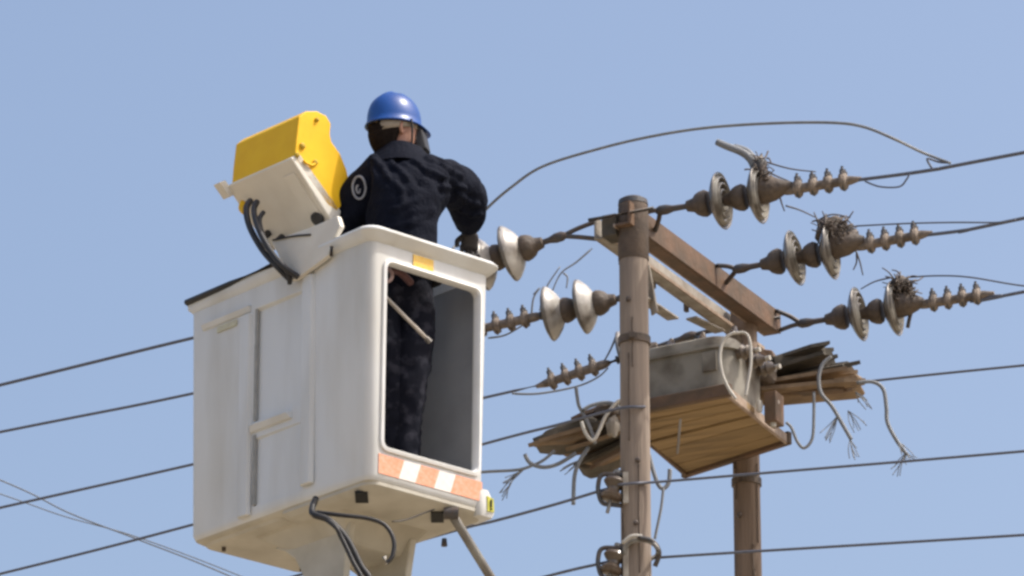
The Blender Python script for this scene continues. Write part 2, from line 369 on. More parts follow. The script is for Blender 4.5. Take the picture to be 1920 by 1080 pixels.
# raised panel lines on the underside of the console
e = (prof(622, 414)-prof(546, 296)).normalized(); nn = e.cross(A).normalized()
if nn.z > 0: nn = -nn
c0 = prof(546, 296)
g_ = prism_g([c0+e*.06+A*.03+nn*.001, c0+e*.30+A*.03+nn*.001, c0+e*.30+A*.10+nn*.001, c0+e*.06+A*.10+nn*.001], nn*.006)
mesh('cover_plate', g_[0], g_[1], 'beige', cons, bevel=.002)
v, f = lathe_g([(0, .032), (.012, .032), (.016, .024), (.018, .012)], c0+e*.285+A*.055+nn*.006, nn, 20); mesh('knob', v, f, 'rubber', cons, smooth='auto')
for k, s in ((.31, .30), (.37, .26)):
    v, f = lathe_g([(0, .016), (.03, .016), (.032, .010)], c0+e*s+A*k, nn, 12); mesh('cable_gland', v, f, 'rubber', cons, smooth='auto')
# mounting bracket between console and rim
bp = [(508, 452), (585, 425), (632, 404), (638, 424), (622, 452), (616, 478), (560, 520), (545, 527)]
pl = L(0, -.035, 0)
br = mesh('console_bracket', *prism_g([PP(x, y, pl, B) for x, y in bp], B*.025), 'beige', lift, bevel=.006)
v, f = tube_g([PP(512, 450, pl-B*.004, B), PP(548, 443, pl-B*.004, B), PP(582, 440, pl-B*.004, B)], .0045); mesh('dark_groove', v, f, 'rubber', br, smooth=True)
v, f = tube_g([PP(622, 462, pl-B*.004, B), PP(621, 480, pl-B*.004, B)], .008); mesh('hinge_pin', v, f, 'dsteel', br, smooth=True)
pl2 = L(0, -.09, 0)
def hose(pts, r, off=0.0, m='rubber'):
    return tube('hose', [PP(x, y, pl2+B*(d+off), B) for x, y, d in pts], r, m, lift, sub=8)
hose([(470, 376, .03), (462, 392, 0), (468, 425, -.01), (492, 468, 0), (522, 502, .02), (545, 525, .055)], .014)
hose([(482, 378, .03), (476, 396, 0), (486, 432, -.03), (508, 472, -.02), (532, 500, .0), (560, 520, .055)], .013)
hose([(494, 398, .03), (487, 412, 0), (494, 442, -.01), (515, 480, .01), (540, 512, .03), (543, 532, .055)], .010)
hose([(456, 378, .05), (452, 390, .04), (458, 398, .03)], .012, 0, 'yellow')

# ------------------------------------------------------------------ boom, yoke, strut, hoses under the bucket
zb = O.z-.02
yk = L(.56, .36, -.02)
g_ = hexa([L(.40, .22, -.13), L(.66, .22, -.13), L(.66, .54, -.13), L(.40, .54, -.13)], [L(.30, .12, -.008), L(.90, .12, -.008), L(.90, .60, -.008), L(.30, .60, -.008)])
mesh('yoke_base', g_[0], g_[1], 'fib_under', lift, bevel=.02)
for bb in (.19, .52):
    pts = []
    for aa, zz in ((.34, -.06), (.84, -.06), (.76, -.09), (.69, -.14), (.64, -.22), (.62, -.60), (.56, -.80), (.46, -.80), (.40, -.60), (.37, -.20)):
        pts.append(L(aa, bb, zz))
    mesh('yoke_plate', *prism_g(pts, B*.035), 'fib_under', lift, bevel=.008)
g_ = box_g(L(.51, .37, -1.9), A, B, Z, .09, .12, 1.55); mesh('boom_arm', g_[0], g_[1], 'fib', lift, bevel=.02)
g_ = box_g(L(.51, .37, -5.2), A, B, Z, .13, .16, 1.95); mesh('lower_boom', g_[0], g_[1], 'fib', lift, bevel=.02)
v, f = lathe_g([(-.22, .06), (.22, .06)], L(.51, .37, -.42), B, 24); mesh('pivot', v, f, 'steel', lift, smooth='auto')
v, f = lathe_g([(-1.0, .9), (-.98, .95), (0, .95), (.05, .9)], L(.60, .33, -7.0), Z, 32); mesh('turret_base', v, f, 'fib', lift, smooth='auto')
v, f = tube_g([P(846, 962, 19.35), P(905, 1058, 19.5), P(1000, 1212, 19.75), P(1130, 1424, 20.1)], .0195, sides=14)
mesh('strut', v, f, 'rod', lift, smooth=True, label='grey metal leveling rod below the bucket')
v, f = lathe_g([(-.03, .026), (.03, .026)], P(846, 962, 19.35), RT, 14); mesh('strut_knuckle', v, f, 'dsteel', lift, smooth='auto')
Yh = 19.02
tube('hose', [P(592, 935, 19.12), P(586, 962, 19.05), P(618, 976, Yh), P(650, 1010, Yh), P(676, 1060, Yh), P(700, 1110, Yh), P(720, 1300, Yh)], .014, 'rubber', lift)
tube('hose', [P(585, 958, 19.07), P(626, 985, Yh-.02), P(640, 1008, Yh-.02), P(660, 1050, Yh-.02), P(690, 1120, Yh-.02), P(712, 1300, Yh)], .010, 'rubber', lift)
tube('hose', [P(590, 960, 19.05), P(640, 966, Yh), P(690, 972, Yh), P(722, 985, Yh), P(738, 1012, Yh), P(736, 1042, Yh), P(724, 1056, Yh)], .009, 'rubber', lift)
tube('hose_fitting', [P(724, 1058, Yh), P(721, 1044, Yh)], .010, 'palecable', lift)
tube('wire', [P(735, 978, 19.1), P(760, 975, 19.15), P(800, 960, 19.2), P(815, 955, 19.2)], .003, 'rubber', lift)
v, f = tube_g([P(833, 1010, 19.4), P(833, 1024, 19.4)], .010, rend=.013); mesh('plug', v, f, 'dsteel', lift, smooth=True)

# ------------------------------------------------------------------ lineman
def skin_mesh(name, joints, edges, m, parent, sub=2, disp=0.0, dscale=.08, root=0, seed=0):
    me = bpy.data.meshes.new(name); keys = list(joints); idx = {k: i for i, k in enumerate(keys)}
    c = V(joints[keys[root]][0])
    me.from_pydata([V(joints[k][0])-c for k in keys], [(idx[a], idx[b]) for a, b in edges], [])
    me.materials.append(M[m]); o = bpy.data.objects.new(name, me); o.location = c; place(o, c, parent)
    o.modifiers.new('skin', 'SKIN'); sv_ = me.skin_vertices[0].data
    for k in keys:
        r = joints[k][1]; sv_[idx[k]].radius = r if isinstance(r, tuple) else (r, r)
    sv_[root].use_root = True
    o.modifiers['skin'].use_smooth_shade = True
    s = o.modifiers.new('sub', 'SUBSURF'); s.levels = s.render_levels = sub
    bake(o)
    if disp:
        me = o.data
        me.calc_loop_triangles() if hasattr(me, 'calc_loop_triangles') else None
        nrm = [v_.normal.copy() for v_ in me.vertices]
        for i, v_ in enumerate(me.vertices):
            p = (v_.co+c)/dscale
            q = p+V((seed, 0, 0)); wv = noise.noise(V((q.x*1.2, q.y, q.z*.75)))
            rd = 1-abs(noise.noise(q*1.3+V((3, 7, 1))))*2.2
            v_.co += nrm[i]*(disp*(wv*.8+rd*.55))
    for p in o.data.polygons: p.use_smooth = True
    return o
FZ = O.z+.052
root = L(.27, .34, .052)
man = thing('person', 'lineman in dark navy jacket and blue hard hat, seen from behind inside the bucket', 'person', root)
Yb = 19.47
J = {}
def j(k, px, py, Y, r): J[k] = (P(px, py, Y), r)
j('pelvis', 755, 545, Yb, (.125, .10)); j('waist', 748, 480, Yb, (.13, .10)); j('chest', 742, 395, Yb-.01, (.165, .115)); j('upper', 745, 330, Yb, (.145, .10)); j('neck', 748, 292, Yb+.01, .055); j('headb', 750, 262, Yb+.02, .075); j('headm', 750, 230, Yb+.02, .088); j('headt', 748, 200, Yb+.01, .065)
j('shl', 676, 326, Yb, .058); j('ell', 652, 410, Yb+.06, .047); j('wrl', 690, 455, Yb+.30, .034)
j('shr', 824, 322, Yb+.02, .060); j('elr', 889, 378, Yb+.22, .048); j('wrr', 884, 428, Yb+.40, .032)
j('hil', 728, 565, Yb, .085); j('knl', 733, 725, Yb-.03, .060); j('anl', 735, 905, Yb+.03, .042); j('tol', 745, 930, Yb+.20, .036)
j('hir', 778, 565, Yb, .085); j('knr', 768, 725, Yb-.03, .060); j('anr', 757, 905, Yb+.0, .042); j('tor', 772, 930, Yb+.17, .036)
ED = [('pelvis', 'waist'), ('waist', 'chest'), ('chest', 'upper'), ('upper', 'neck'), ('neck', 'headb'), ('headb', 'headm'), ('headm', 'headt'), ('upper', 'shl'), ('shl', 'ell'), ('ell', 'wrl'), ('upper', 'shr'), ('shr', 'elr'), ('elr', 'wrr'), ('pelvis', 'hil'), ('hil', 'knl'), ('knl', 'anl'), ('anl', 'tol'), ('pelvis', 'hir'), ('hir', 'knr'), ('knr', 'anr'), ('anr', 'tor')]
JB = {k: (p, tuple(x*.78 for x in r) if isinstance(r, tuple) else r*.80) for k, (p, r) in J.items()}
for k in ('neck', 'headb', 'headm', 'headt'): JB[k] = J[k]
body = skin_mesh('body', JB, ED, 'skin', man, sub=2)
# jacket
JJ = {k: J[k] for k in ('pelvis', 'waist', 'chest', 'upper', 'shl', 'shr')}
def mid(a, b, t): return J[a][0].lerp(J[b][0], t)
JJ['pelvis'] = (P(757, 570, Yb), (.160, .13)); JJ['waist'] = (P(751, 485, Yb), (.208, .145)); JJ['chest'] = (P(752, 398, Yb-.01), (.228, .165)); JJ['upper'] = (P(755, 336, Yb), (.190, .14))
JJ['collar'] = (P(754, 296, Yb+.01), .105)
JJ['shl'] = (P(704, 334, Yb-.0), .112); JJ['mel'] = (P(680, 366, Yb+.01), .108); JJ['ell'] = (P(647, 412, Yb+.06), .082); JJ['fol'] = (P(662, 444, Yb+.2), .060); JJ['wrl'] = (P(690, 455, Yb+.29), .045)
JJ['shr'] = (P(826, 326, Yb+.02), .092); JJ['mer'] = (P(853, 348, Yb+.12), .100); JJ['elr'] = (P(878, 372, Yb+.22), .086); JJ['for'] = (P(881, 404, Yb+.31), .080); JJ['wrr'] = (P(883, 430, Yb+.39), .060)
EJ = [('pelvis', 'waist'), ('waist', 'chest'), ('chest', 'upper'), ('upper', 'collar'), ('upper', 'shl'), ('shl', 'mel'), ('mel', 'ell'), ('ell', 'fol'), ('fol', 'wrl'), ('upper', 'shr'), ('shr', 'mer'), ('mer', 'elr'), ('elr', 'for'), ('for', 'wrr')]
jacket = skin_mesh('jacket', JJ, EJ, 'fabric', man, sub=4, disp=.015, dscale=.11)
def ridge(obj, pts, amp, wd):
    ps = []
    for x, y in pts:
        p_, n_ = seat(x, y, obj, 0); ps.append(p_-obj.location)
    for v_ in obj.data.vertices:
        for a_, b_ in zip(ps, ps[1:]):
            d_ = b_-a_; t = max(0, min(1, (v_.co-a_).dot(d_)/d_.length_squared)); q = (v_.co-(a_+d_*t)).length
            if q < wd*3: v_.co += v_.normal*(amp*(math.exp(-(q/wd)**2)-.45*math.exp(-((q-wd*1.7)/wd)**2)))*.8
def seat(px, py, obj, off=.002):
    o_ = CAM-obj.location; d_ = ray(px, py).normalized()
    ok, loc, nrm_, _ = obj.ray_cast(o_, d_)
    return (loc+obj.location+nrm_*off, nrm_) if ok else (P(px, py, Yb-.1), V((0, -1, 0)))
bpy.context.view_layer.update()
for pts in ([(700, 298), (716, 312), (728, 334)], [(724, 292), (742, 312), (764, 334)], [(738, 342), (754, 356), (756, 378)], [(775, 300), (800, 318), (834, 334)], [(800, 296), (830, 310), (866, 330)], [(790, 340), (830, 350), (872, 354)], [(700, 400), (740, 392), (790, 372)], [(720, 430), (770, 418), (815, 392)], [(858, 362), (878, 378), (896, 384)], [(866, 396), (884, 404), (900, 402)]):
    ridge(jacket, pts, .016, .013)
JT = {'top': (P(752, 490, Yb), (.140, .11)), 'hips': (P(754, 550, Yb), (.150, .12)), 'hil': (P(727, 585, Yb), .098), 'thl': (P(730, 650, Yb-.015), .088), 'knl': (P(733, 725, Yb-.03), .078), 'cal': (P(735, 800, Yb), .070), 'anl': (P(735, 893, Yb+.03), .062),
      'hir': (P(779, 585, Yb), .098), 'thr': (P(776, 650, Yb-.015), .090), 'knr': (P(768, 725, Yb-.03), .078), 'car': (P(762, 800, Yb), .070), 'anr': (P(757, 893, Yb), .062)}
trousers = skin_mesh('trousers', JT, [('top', 'hips'), ('hips', 'hil'), ('hil', 'thl'), ('thl', 'knl'), ('knl', 'cal'), ('cal', 'anl'), ('hips', 'hir'), ('hir', 'thr'), ('thr', 'knr'), ('knr', 'car'), ('car', 'anr')], 'trouser', man, sub=3, disp=.008, dscale=.06, seed=4)
for nm in ('l', 'r'):
    a_, t_ = J['an'+nm][0], J['to'+nm][0]
    a_ = V((a_.x, a_.y, FZ+.06)); t_ = V((t_.x, t_.y, FZ+.04))
    skin_mesh('boot', {'top': (a_+Z*.10, .058), 'ank': (a_, .060), 'mid': (a_.lerp(t_, .55)-Z*.01, (.052, .050)), 'toe': (t_, (.048, .042))}, [('top', 'ank'), ('ank', 'mid'), ('mid', 'toe')], 'boot', man, sub=2)
# hands in gloves; right one closes on the conductor end
def hand(wr, fwd, side, curl, holdn=''):
    fwd = fwd.normalized(); side = (side-fwd*side.dot(fwd)).normalized(); nrm_ = fwd.cross(side)*curl
    j_ = {'w': (wr, .034), 'p1': (wr+fwd*.045, (.042, .024)), 'p2': (wr+fwd*.085, (.044, .020))}
    e_ = [('w', 'p1'), ('p1', 'p2')]
    for i, (o_, ln) in enumerate(((-.033, .9), (-.011, 1.05), (.011, 1.0), (.032, .8))):
        b0 = wr+fwd*.088+side*o_; b1 = b0+(fwd*.75+nrm_*.55)*.04*ln; b2 = b1+(fwd*.1+nrm_)*.032*ln; b3 = b2+(fwd*-.6+nrm_*.6)*.024*ln
        for n_, p_, r_ in (('a', b0, .0115), ('b', b1, .0105), ('c', b2, .0095), ('d', b3, .0085)): j_['f%d%s' % (i, n_)] = (p_, r_)
        e_ += [('p2', 'f%da' % i), ('f%da' % i, 'f%db' % i), ('f%db' % i, 'f%dc' % i), ('f%dc' % i, 'f%dd' % i)]
    t0 = wr+fwd*.035-side*.035; t1 = t0-side*.028+fwd*.022+nrm_*.012; t2 = t1+fwd*.026+nrm_*.022
    j_['t0'] = (t0, .015); j_['t1'] = (t1, .0125); j_['t2'] = (t2, .0105); e_ += [('p1', 't0'), ('t0', 't1'), ('t1', 't2')]
    return skin_mesh('glove', j_, e_, 'glove', man, sub=2)
hand(J['wrr'][0]+V((0, .0, -.005)), V((-.12, .35, -.9)), V((1, .3, .1)), 1)
hand(J['wrl'][0], V((.4, .9, -.3)), V((1, -.3, 0)), -1)
# neck, hair, face, ears: head looks away and to the right
hc = P(738, 247, Yb+.02)
hd = V((math.sin(math.radians(58)), math.cos(math.radians(58)), -.22)).normalized()      # looking direction
hs = hd.cross(Z).normalized(); hu = hs.cross(hd).normalized()                            # right side, up
def hp(x, y, z): return hc+hd*x+hs*y+hu*z
hv, hf = [], []
NU, NV = 28, 20
for i in range(NV+1):
    ph = math.pi*i/NV
    for k in range(NU):
        t = 2*math.pi*k/NU; cx, cy, cz = math.sin(ph)*math.cos(t), math.sin(ph)*math.sin(t), math.cos(ph)
        x, y, z = cx*.098, cy*.076, cz*.118
        if cz < 0:
            y *= 1+cz*.30; x = x*(1+cz*.18)+(-cz)*.022
        if cx > .5 and -.25 < cz < .2: x -= .006*(1-abs(cy)*.6)*(1 if abs(cy) > .18 else 0)
        hv.append(hp(x, y, z-.012))
for i in range(NV):
    for k in range(NU): hf.append((i*NU+k, i*NU+(k+1) % NU, (i+1)*NU+(k+1) % NU, (i+1)*NU+k))
mesh('face', hv, hf, 'skin', man, smooth=True)
v, f = lathe_g([(0, .004), (.02, .012), (.036, .016), (.046, .010), (.048, .001)], hp(.094, 0, .018), (hu*-1+hd*.38), 14); mesh('nose', v, f, 'skin', man, smooth=True)
for s in (-1, 1):
    v, f = lathe_g([(-.004, .012), (0, .012), (.003, .008)], hp(.086, s*.031, .008), hd, 12); mesh('eye', v, f, 'hair', man, smooth=True)
    g_ = tube_g([hp(-.004, s*.076, .012), hp(-.014, s*.088, .006), hp(-.012, s*.088, -.022), hp(.002, s*.078, -.034), hp(.006, s*.078, -.005)], .008, closed=True); mesh('ear', g_[0], g_[1], 'skin', man, smooth=True)
v, f = tube_g([hp(.098, -.024, -.062), hp(.107, 0, -.060), hp(.098, .024, -.062)], .005); mesh('mouth', v, f, mat('lips', (.30, .12, .10), .5), man, smooth=True)
# hair: back of the head
hv2, hf2 = [], []
for i in range(13):
    ph = math.pi*(.28+.64*i/12)
    for k in range(19):
        t = math.radians(96+10*noise.noise(V((i*.8, 1, 0))))+math.radians(168+14*noise.noise(V((i*.9, 5, 0))))*k/18
        rr = 1.07+.03*noise.noise(V((k*.9, i*.9, 3)))
        cx, cy, cz = math.sin(ph)*math.cos(t), math.sin(ph)*math.sin(t), math.cos(ph)
        y = cy*.078*(1+min(0, cz)*.25); hv2.append(hp(cx*.100*rr, y*rr, cz*.118*rr-.012))
for i in range(12):
    for k in range(18): hf2.append((i*19+k, i*19+k+1, (i+1)*19+k+1, (i+1)*19+k))
hair = mesh('hair', hv2, hf2, 'hair', man, smooth=True)
sm = hair.modifiers.new('s', 'SOLIDIFY'); sm.thickness = .012; sm.offset = 0
# helmet
hu2 = (hu+hd*-.24).normalized(); hd2 = (hd-hu2*hd.dot(hu2)).normalized(); hs2 = hd2.cross(hu2)
hel0 = hc+hu*.030-hd*.004
def hq(x, y, z): return hel0+hd2*x+hs2*y+hu2*z
vs, fs = [], []; NR = 14; NS = 48
for i in range(NR+1):
    ph = math.pi/2*i/NR
    for k in range(NS):
        t = 2*math.pi*k/NS; rx, ry = .122, .100; c_, s_ = math.cos(t), math.sin(t)
        r_ = math.sin(ph)**.92; z = .142*math.cos(ph)**.85
        rid = .006*max(0, 1-abs(abs(s_*r_)*ry-.026)/.012)*max(0, math.cos(ph)) if abs(s_) < .9 else 0
        vs.append(hq(c_*rx*r_, s_*ry*r_, z+rid))
for i in range(NR):
    for k in range(NS): fs.append((i*NS+k, i*NS+(k+1) % NS, (i+1)*NS+(k+1) % NS, (i+1)*NS+k))
# brim
base = NR*NS
for (ex, dz) in ((.006, -.006), (.010, -.014), (.003, -.016)):
    for k in range(NS):
        t = 2*math.pi*k/NS; c_, s_ = math.cos(t), math.sin(t); pk = max(0, c_)**2*.042*(1 if ex > .007 else .3)
        vs.append(hq(c_*(.122+ex+pk), s_*(.100+ex), dz-(pk*.25)))
for q in range(3):
    o_ = base+q*NS
    for k in range(NS): fs.append((o_+k, o_+(k+1) % NS, o_+NS+(k+1) % NS, o_+NS+k))
# inner shell
o_ = base+3*NS
for i in range(NR, -1, -1):
    ph = math.pi/2*i/NR
    for k in range(NS):
        t = 2*math.pi*k/NS; r_ = math.sin(ph)**.92
        vs.append(hq(math.cos(t)*.118*r_, math.sin(t)*.096*r_, .137*math.cos(ph)**.85-.003))
for i in range(NR+1):
    q0 = o_+(i-1)*NS+NS if i else o_
    if i < NR:
        for k in range(NS): fs.append((o_+NS+i*NS-NS+k+0, o_+NS+i*NS-NS+(k+1) % NS, o_+NS+i*NS+(k+1) % NS, o_+NS+i*NS+k))
helmet = mesh('helmet', vs, fs, 'helmet', man, smooth=True)
v, f = loft([[hq(math.cos(2*math.pi*k/32)*(.115), math.sin(2*math.pi*k/32)*(.094), z0-dz*max(0, .35-math.cos(2*math.pi*k/32))) for k in range(32)] for z0, dz in ((.002, .004), (-.030, .022))], False, False)
bnd = mesh('headband', v, f, 'band', helmet, smooth=True); s_ = bnd.modifiers.new('s', 'SOLIDIFY'); s_.thickness = .006
for s in (-1, 1):
    v, f = tube_g([hq(.02, s*.108, -.005), hq(.03, s*.098, -.06), hq(.045, s*.06, -.125), hq(.055, 0, -.15)], .005); mesh('chin_strap', v, f, 'rubber', helmet, smooth=True)
# dark side guard hanging from the helmet on the right, in front of the cheek
gd = [P(764, 228, Yb-.02), P(780, 224, Yb-.0), P(792, 244, Yb), P(799, 276, Yb), P(786, 284, Yb), P(779, 262, Yb), P(775, 244, Yb)]
mesh('side_guard', *prism_g(gd, V((.02, .07, 0))), 'rubber', helmet, bevel=.006)
# collar, badge, belt
cl = []
for (yy, rx_, ry_) in ((318, .165, .150), (304, .145, .132), (290, .118, .106), (279, .096, .088), (275, .090, .082), (279, .082, .075), (292, .080, .072)):
    cc = P(750, yy, Yb+.015); cl.append([cc+RT*(rx_*math.cos(t))+V((0, 1, 0))*(ry_*math.sin(t))+Z*(.010*math.sin(t)+.006*math.sin(3*t)) for t in [2*math.pi*k/36 for k in range(36)]])
v, f = loft(cl, False, False); mesh('collar', v, f, 'fabric', man, smooth=True)
# hit the jacket surface to seat the badge

def seat(px, py, obj, off=.002):
    o_ = CAM-obj.location; d_ = ray(px, py).normalized()
    ok, loc, nrm_, _ = obj.ray_cast(o_, d_)
    return (loc+obj.location+nrm_*off, nrm_) if ok else (P(px, py, Yb-.1), V((0, -1, 0)))
ring_pts = [seat(674+12*math.cos(t), 352+21*math.sin(t), jacket, .003)[0] for t in [2*math.pi*k/20 for k in range(20)]]
bdg = tube('badge', ring_pts, .0055, 'badge', man, closed=True, smooth=False, sides=6, label='round grey emblem on the left sleeve')
tube('badge_emblem', [seat(672+4*math.cos(t)*u_, 354+9*math.sin(t)*u_, jacket, .003)[0] for t, u_ in [(2*math.pi*k/10, 1-.05*k) for k in range(9)]], .005, 'badge', bdg, smooth=False, sides=6)
gb = []
for k in range(28):
    t = 2*math.pi*k/28; gb.append(P(750, 520, Yb)+RT*(.172*math.cos(t))+V((0, 1, 0))*(.132*math.sin(t)))
tube('belt', gb, .018, 'glove', man, closed=True, smooth=False)
# rod and hook hanging inside the window
rd = thing('tool_rod', 'pale straight rod leaning inside the bucket window in front of the dark trousers', 'rod', P(805, 640, 19.3))
tube('shaft', [P(700, 534, 19.2), P(716, 550, 19.22), P(805, 640, 19.32)], .0085, 'palerod', rd, smooth=False)
v, f = lathe_g([(-.012, .012), (.012, .012)], P(803, 638, 19.318), P(805, 640, 19.32)-P(716, 550, 19.22), 12); mesh('end_cap', v, f, 'steel', rd, smooth='auto')
hk = thing('rope_hook', 'pinkish ring hook on a strap at the top corner of the bucket window', 'hook', P(724, 515, 19.15))
v, f = tube_g([P(724+11*math.cos(t), 516+12*math.sin(t), 19.16) for t in [2*math.pi*k/14 for k in range(14)]], .0085, closed=True, sides=10); mesh('ring', v, f, mat('pinkish_metal', (.50, .36, .34), .5, (.3, .18, .16), 40, .6), hk, smooth=True)
tube('strap', [P(732, 505, 19.17), P(752, 512, 19.2), P(770, 530, 19.28)], .016, mat('maroon_webbing', (.10, .045, .045), .8, (.16, .09, .09), 50, .5), hk)

# ------------------------------------------------------------------ poles
Y1, YP2 = 20.0, 21.2
def pole_at(px, y_top, Y, rt, rb, m, label, band=None):
    t = P(px, y_top, Y); base_ = V((t.x, t.y, 0)); ro = thing('utility_pole', label, 'pole', base_)
    n = 40; vs, fs = [], []; sd = 28
    for i in range(n+1):
        z = t.z*i/n; r_ = rb+(rt-rb)*i/n
        for k in range(sd):
            a_ = 2*math.pi*k/sd; q = r_*(1+.02*noise.noise(V((math.cos(a_)*2, math.sin(a_)*2, z*1.3+px))))
            vs.append(base_+V((math.cos(a_)*q, math.sin(a_)*q, z)))
    for i in range(n):
        for k in range(sd): fs.append((i*sd+k, i*sd+(k+1) % sd, (i+1)*sd+(k+1) % sd, (i+1)*sd+k))
    fs.append(tuple(range(sd))[::-1]); fs.append(tuple(n*sd+k for k in range(sd)))
    mesh('shaft', vs, fs, m, ro, smooth='auto')
    v, f = lathe_g([(0, rt*1.06), (.022, rt*1.02), (.034, rt*.7), (.038, .004)], t-Z*.004, Z, 24); mesh('cap', v, f, 'dsteel', ro, smooth='auto')
    return ro, t
pole1, T1 = pole_at(1187, 384, Y1, .062, .074, 'pole', 'nearer tan utility pole, full height in view, right beside the bucket')
v, f = lathe_g([(-.262, .0640), (-.258, .0665), (-.02, .0655), (-.012, .064)], T1, Z, 28); mesh('arm_shade_top', v, f, 'pitch', pole1, smooth='auto')  # sleeve added to carry the crossarm's shadow as dark colour
pole2, T2 = pole_at(1394, 578, YP2, .060, .070, 'pole2', 'farther brown utility pole rising behind the transformer platform')

def pole_band(ro, t, z_, rr, m='dsteel'):
    v, f = lathe_g([(-.018, rr), (-.016, rr+.005), (.016, rr+.005), (.018, rr)], V((t.x, t.y, z_)), Z, 28); mesh('band', v, f, m, ro, smooth='auto')
    g_ = box_g(V((t.x-rr*.2, t.y-rr-.012, z_)), RT, V((0, 1, 0)), Z, .012, .014, .014); mesh('clamp_lug', g_[0], g_[1], m, ro, bevel=.002)
pole_band(pole1, T1, P(1187, 640, Y1).z, .0652, 'rust'); pole_band(pole2, T2, P(1394, 905, YP2).z, .0632, 'rust')
for po, TT, px, py, Y_ in ((pole1, T1, 1178, 560, Y1), (pole1, T1, 1196, 862, Y1), (pole2, T2, 1386, 965, YP2), (pole1, T1, 1192, 980, Y1)):
    p_ = P(px, py, Y_-.066); v, f = lathe_g([(-.02, .011), (.004, .011), (.008, .006)], p_, V((0, -1, 0)), 8); mesh('bolt_head', v, f, 'dsteel', po, smooth='auto')
for po, TT, rr, zz in ((pole1, T1, .064, (.9, 1.5, 2.1)), (pole2, T2, .064, (.9, 1.6, 2.3))):   # drying cracks
    for q in range(7):
        a_ = math.radians(random.uniform(200, 340)); z0 = TT.z-random.uniform(.4, 2.4); ln = random.uniform(.2, .5); gs = []
        pts = [V((TT.x+math.cos(a_+.02*math.sin(i*1.7+q))*(rr+.0005+.0007*(TT.z-z0)), TT.y+math.sin(a_+.02*math.sin(i*1.7+q))*(rr+.0005+.0007*(TT.z-z0)), z0-ln*i/6)) for i in range(7)]
        v, f = tube_g(pts, .0025, sides=5, sub=2); mesh('crack', v, f, 'pitch', po, smooth=True)
# ------------------------------------------------------------------ crossarms (steel angles)
zR = P(1190, 400, Y1-.05).z
def arm(p0, p1, up_h, fl, flange_side, m1, m2, label, near_cap=False):
    d = (p1-p0); d.z = 0; d.normalize(); s = V((d.y, -d.x, 0))     # s: right side of the arm
    ro = thing('crossarm', label, 'crossarm', p0)
    t = .012; ln = (p1-p0).length; c = (p0+p1)/2
    g_ = box_g(c, d, s, Z, ln/2, t/2, up_h/2); mesh('web', g_[0], g_[1], m1, ro, bevel=.002, seg=1)
    g_ = box_g(c+s*(flange_side*(fl/2+t/2+.001))-Z*(up_h/2-t/2), d, s, Z, ln/2-.003, fl/2, t/2); mesh('flange', g_[0], g_[1], m1, ro, bevel=.002, seg=1)
    g_ = box_g(c+s*(flange_side*(fl+t/2+.006))-Z*(up_h/2-t*.55), d, s, Z, ln/2-.006, .004, t*.62); mesh('flange_edge', g_[0], g_[1], m2, ro)
    return ro, d, s
pr0, pr1 = P(1196, 410, Y1-.02), None
zR = pr0.z; pr1 = PZ(1462, 606, zR)
armR, dA, sA = arm(pr0-(pr1-pr0).normalized()*.09, pr1, .105, .062, -1, 'arm', 'armedge', 'rust brown steel angle crossarm reaching from the pole top to the right')
pl0 = PZ(1116, 428, zR-.02); pl1 = pl0+dA*1.62
armL, _, _ = arm(pl0, pl1, .105, .05, 1, 'palearm', 'armedge', 'pale painted angle crossarm on the left side of the poles')
# bolts and blocks tying the arms to the poles
def through_bolt(par, pp, r=.010):
    v, f = tube_g([pp-sA*.17, pp+sA*.14], r, smooth=False); mesh('through_bolt', v, f, 'dsteel', par, smooth=True)
through_bolt(armL, V((T1.x, T1.y, zR))-dA*.09, .009); through_bolt(armL, V((T2.x, T2.y, zR))+dA*.09, .009)
for k in (.14, .30, .47):   # small cleats along the pale arm
    g_ = box_g(pl0+dA*(k*2.0)-sA*.012-Z*.02, dA, sA, Z, .012, .008, .055); mesh('cleat', g_[0], g_[1], 'rust', armL)
g_ = box_g(V((T1.x, T1.y, zR-.03))-sA*.085-dA*.02, dA, sA, Z, .05, .035, .05); mesh('packing_block', g_[0], g_[1], 'plank_dark', armL, bevel=.006)
def brace(p, q, m='palearm'):
    d, u, v_ = frame(q-p); g_ = box_g((p+q)/2, d, u, v_, (q-p).length/2, .028, .005); return mesh('brace', g_[0], g_[1], m, armL, bevel=.002, seg=1)
brace(P(1205, 560, Y1+.07), P(1262, 598, Y1+.42)); brace(P(1212, 500, Y1+.085), P(1228, 588, Y1+.10))
0 and brace(V((T1.x, T1.y, zR-.45))+sA*.07, V((T1.x, T1.y, zR-.06))+sA*.03+dA*.42, 'arm')
brace(P(1296, 596, 20.75), P(1350, 622, 20.95))

# ------------------------------------------------------------------ insulator strings
shell_p = [(-.038, .020), (-.036, .034), (-.030, .052), (-.010, .086), (.013, .113), (.027, .124), (.036, .127), (.040, .124), (.038, .118), (.030, .110), (.048, .104), (.050, .100), (.030, .094), (.026, .084), (.050, .078), (.052, .073), (.028, .067), (.024, .056), (.048, .050), (.050, .045), (.026, .038), (.024, .020)]
cap_p = [(-.128, .016), (-.124, .024), (-.108, .028), (-.092, .032), (-.080, .046), (-.060, .056), (-.040, .060), (-.026, .053), (-.024, .048)]
pin_p = [(.015, .026), (.034, .022), (.040, .012), (.066, .012), (.070, .020), (.078, .020), (.080, .010)]
disc_me = rawmesh('disc_shell', lathe_g(shell_p, sides=40), 'porc')
disc_me.materials.append(M['porc_dark'])
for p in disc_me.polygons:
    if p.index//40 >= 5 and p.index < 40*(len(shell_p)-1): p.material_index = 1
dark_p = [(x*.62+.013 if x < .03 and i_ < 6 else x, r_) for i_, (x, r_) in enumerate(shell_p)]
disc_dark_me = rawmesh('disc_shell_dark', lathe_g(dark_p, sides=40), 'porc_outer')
disc_dark_me.materials.append(M['porc_inner'])
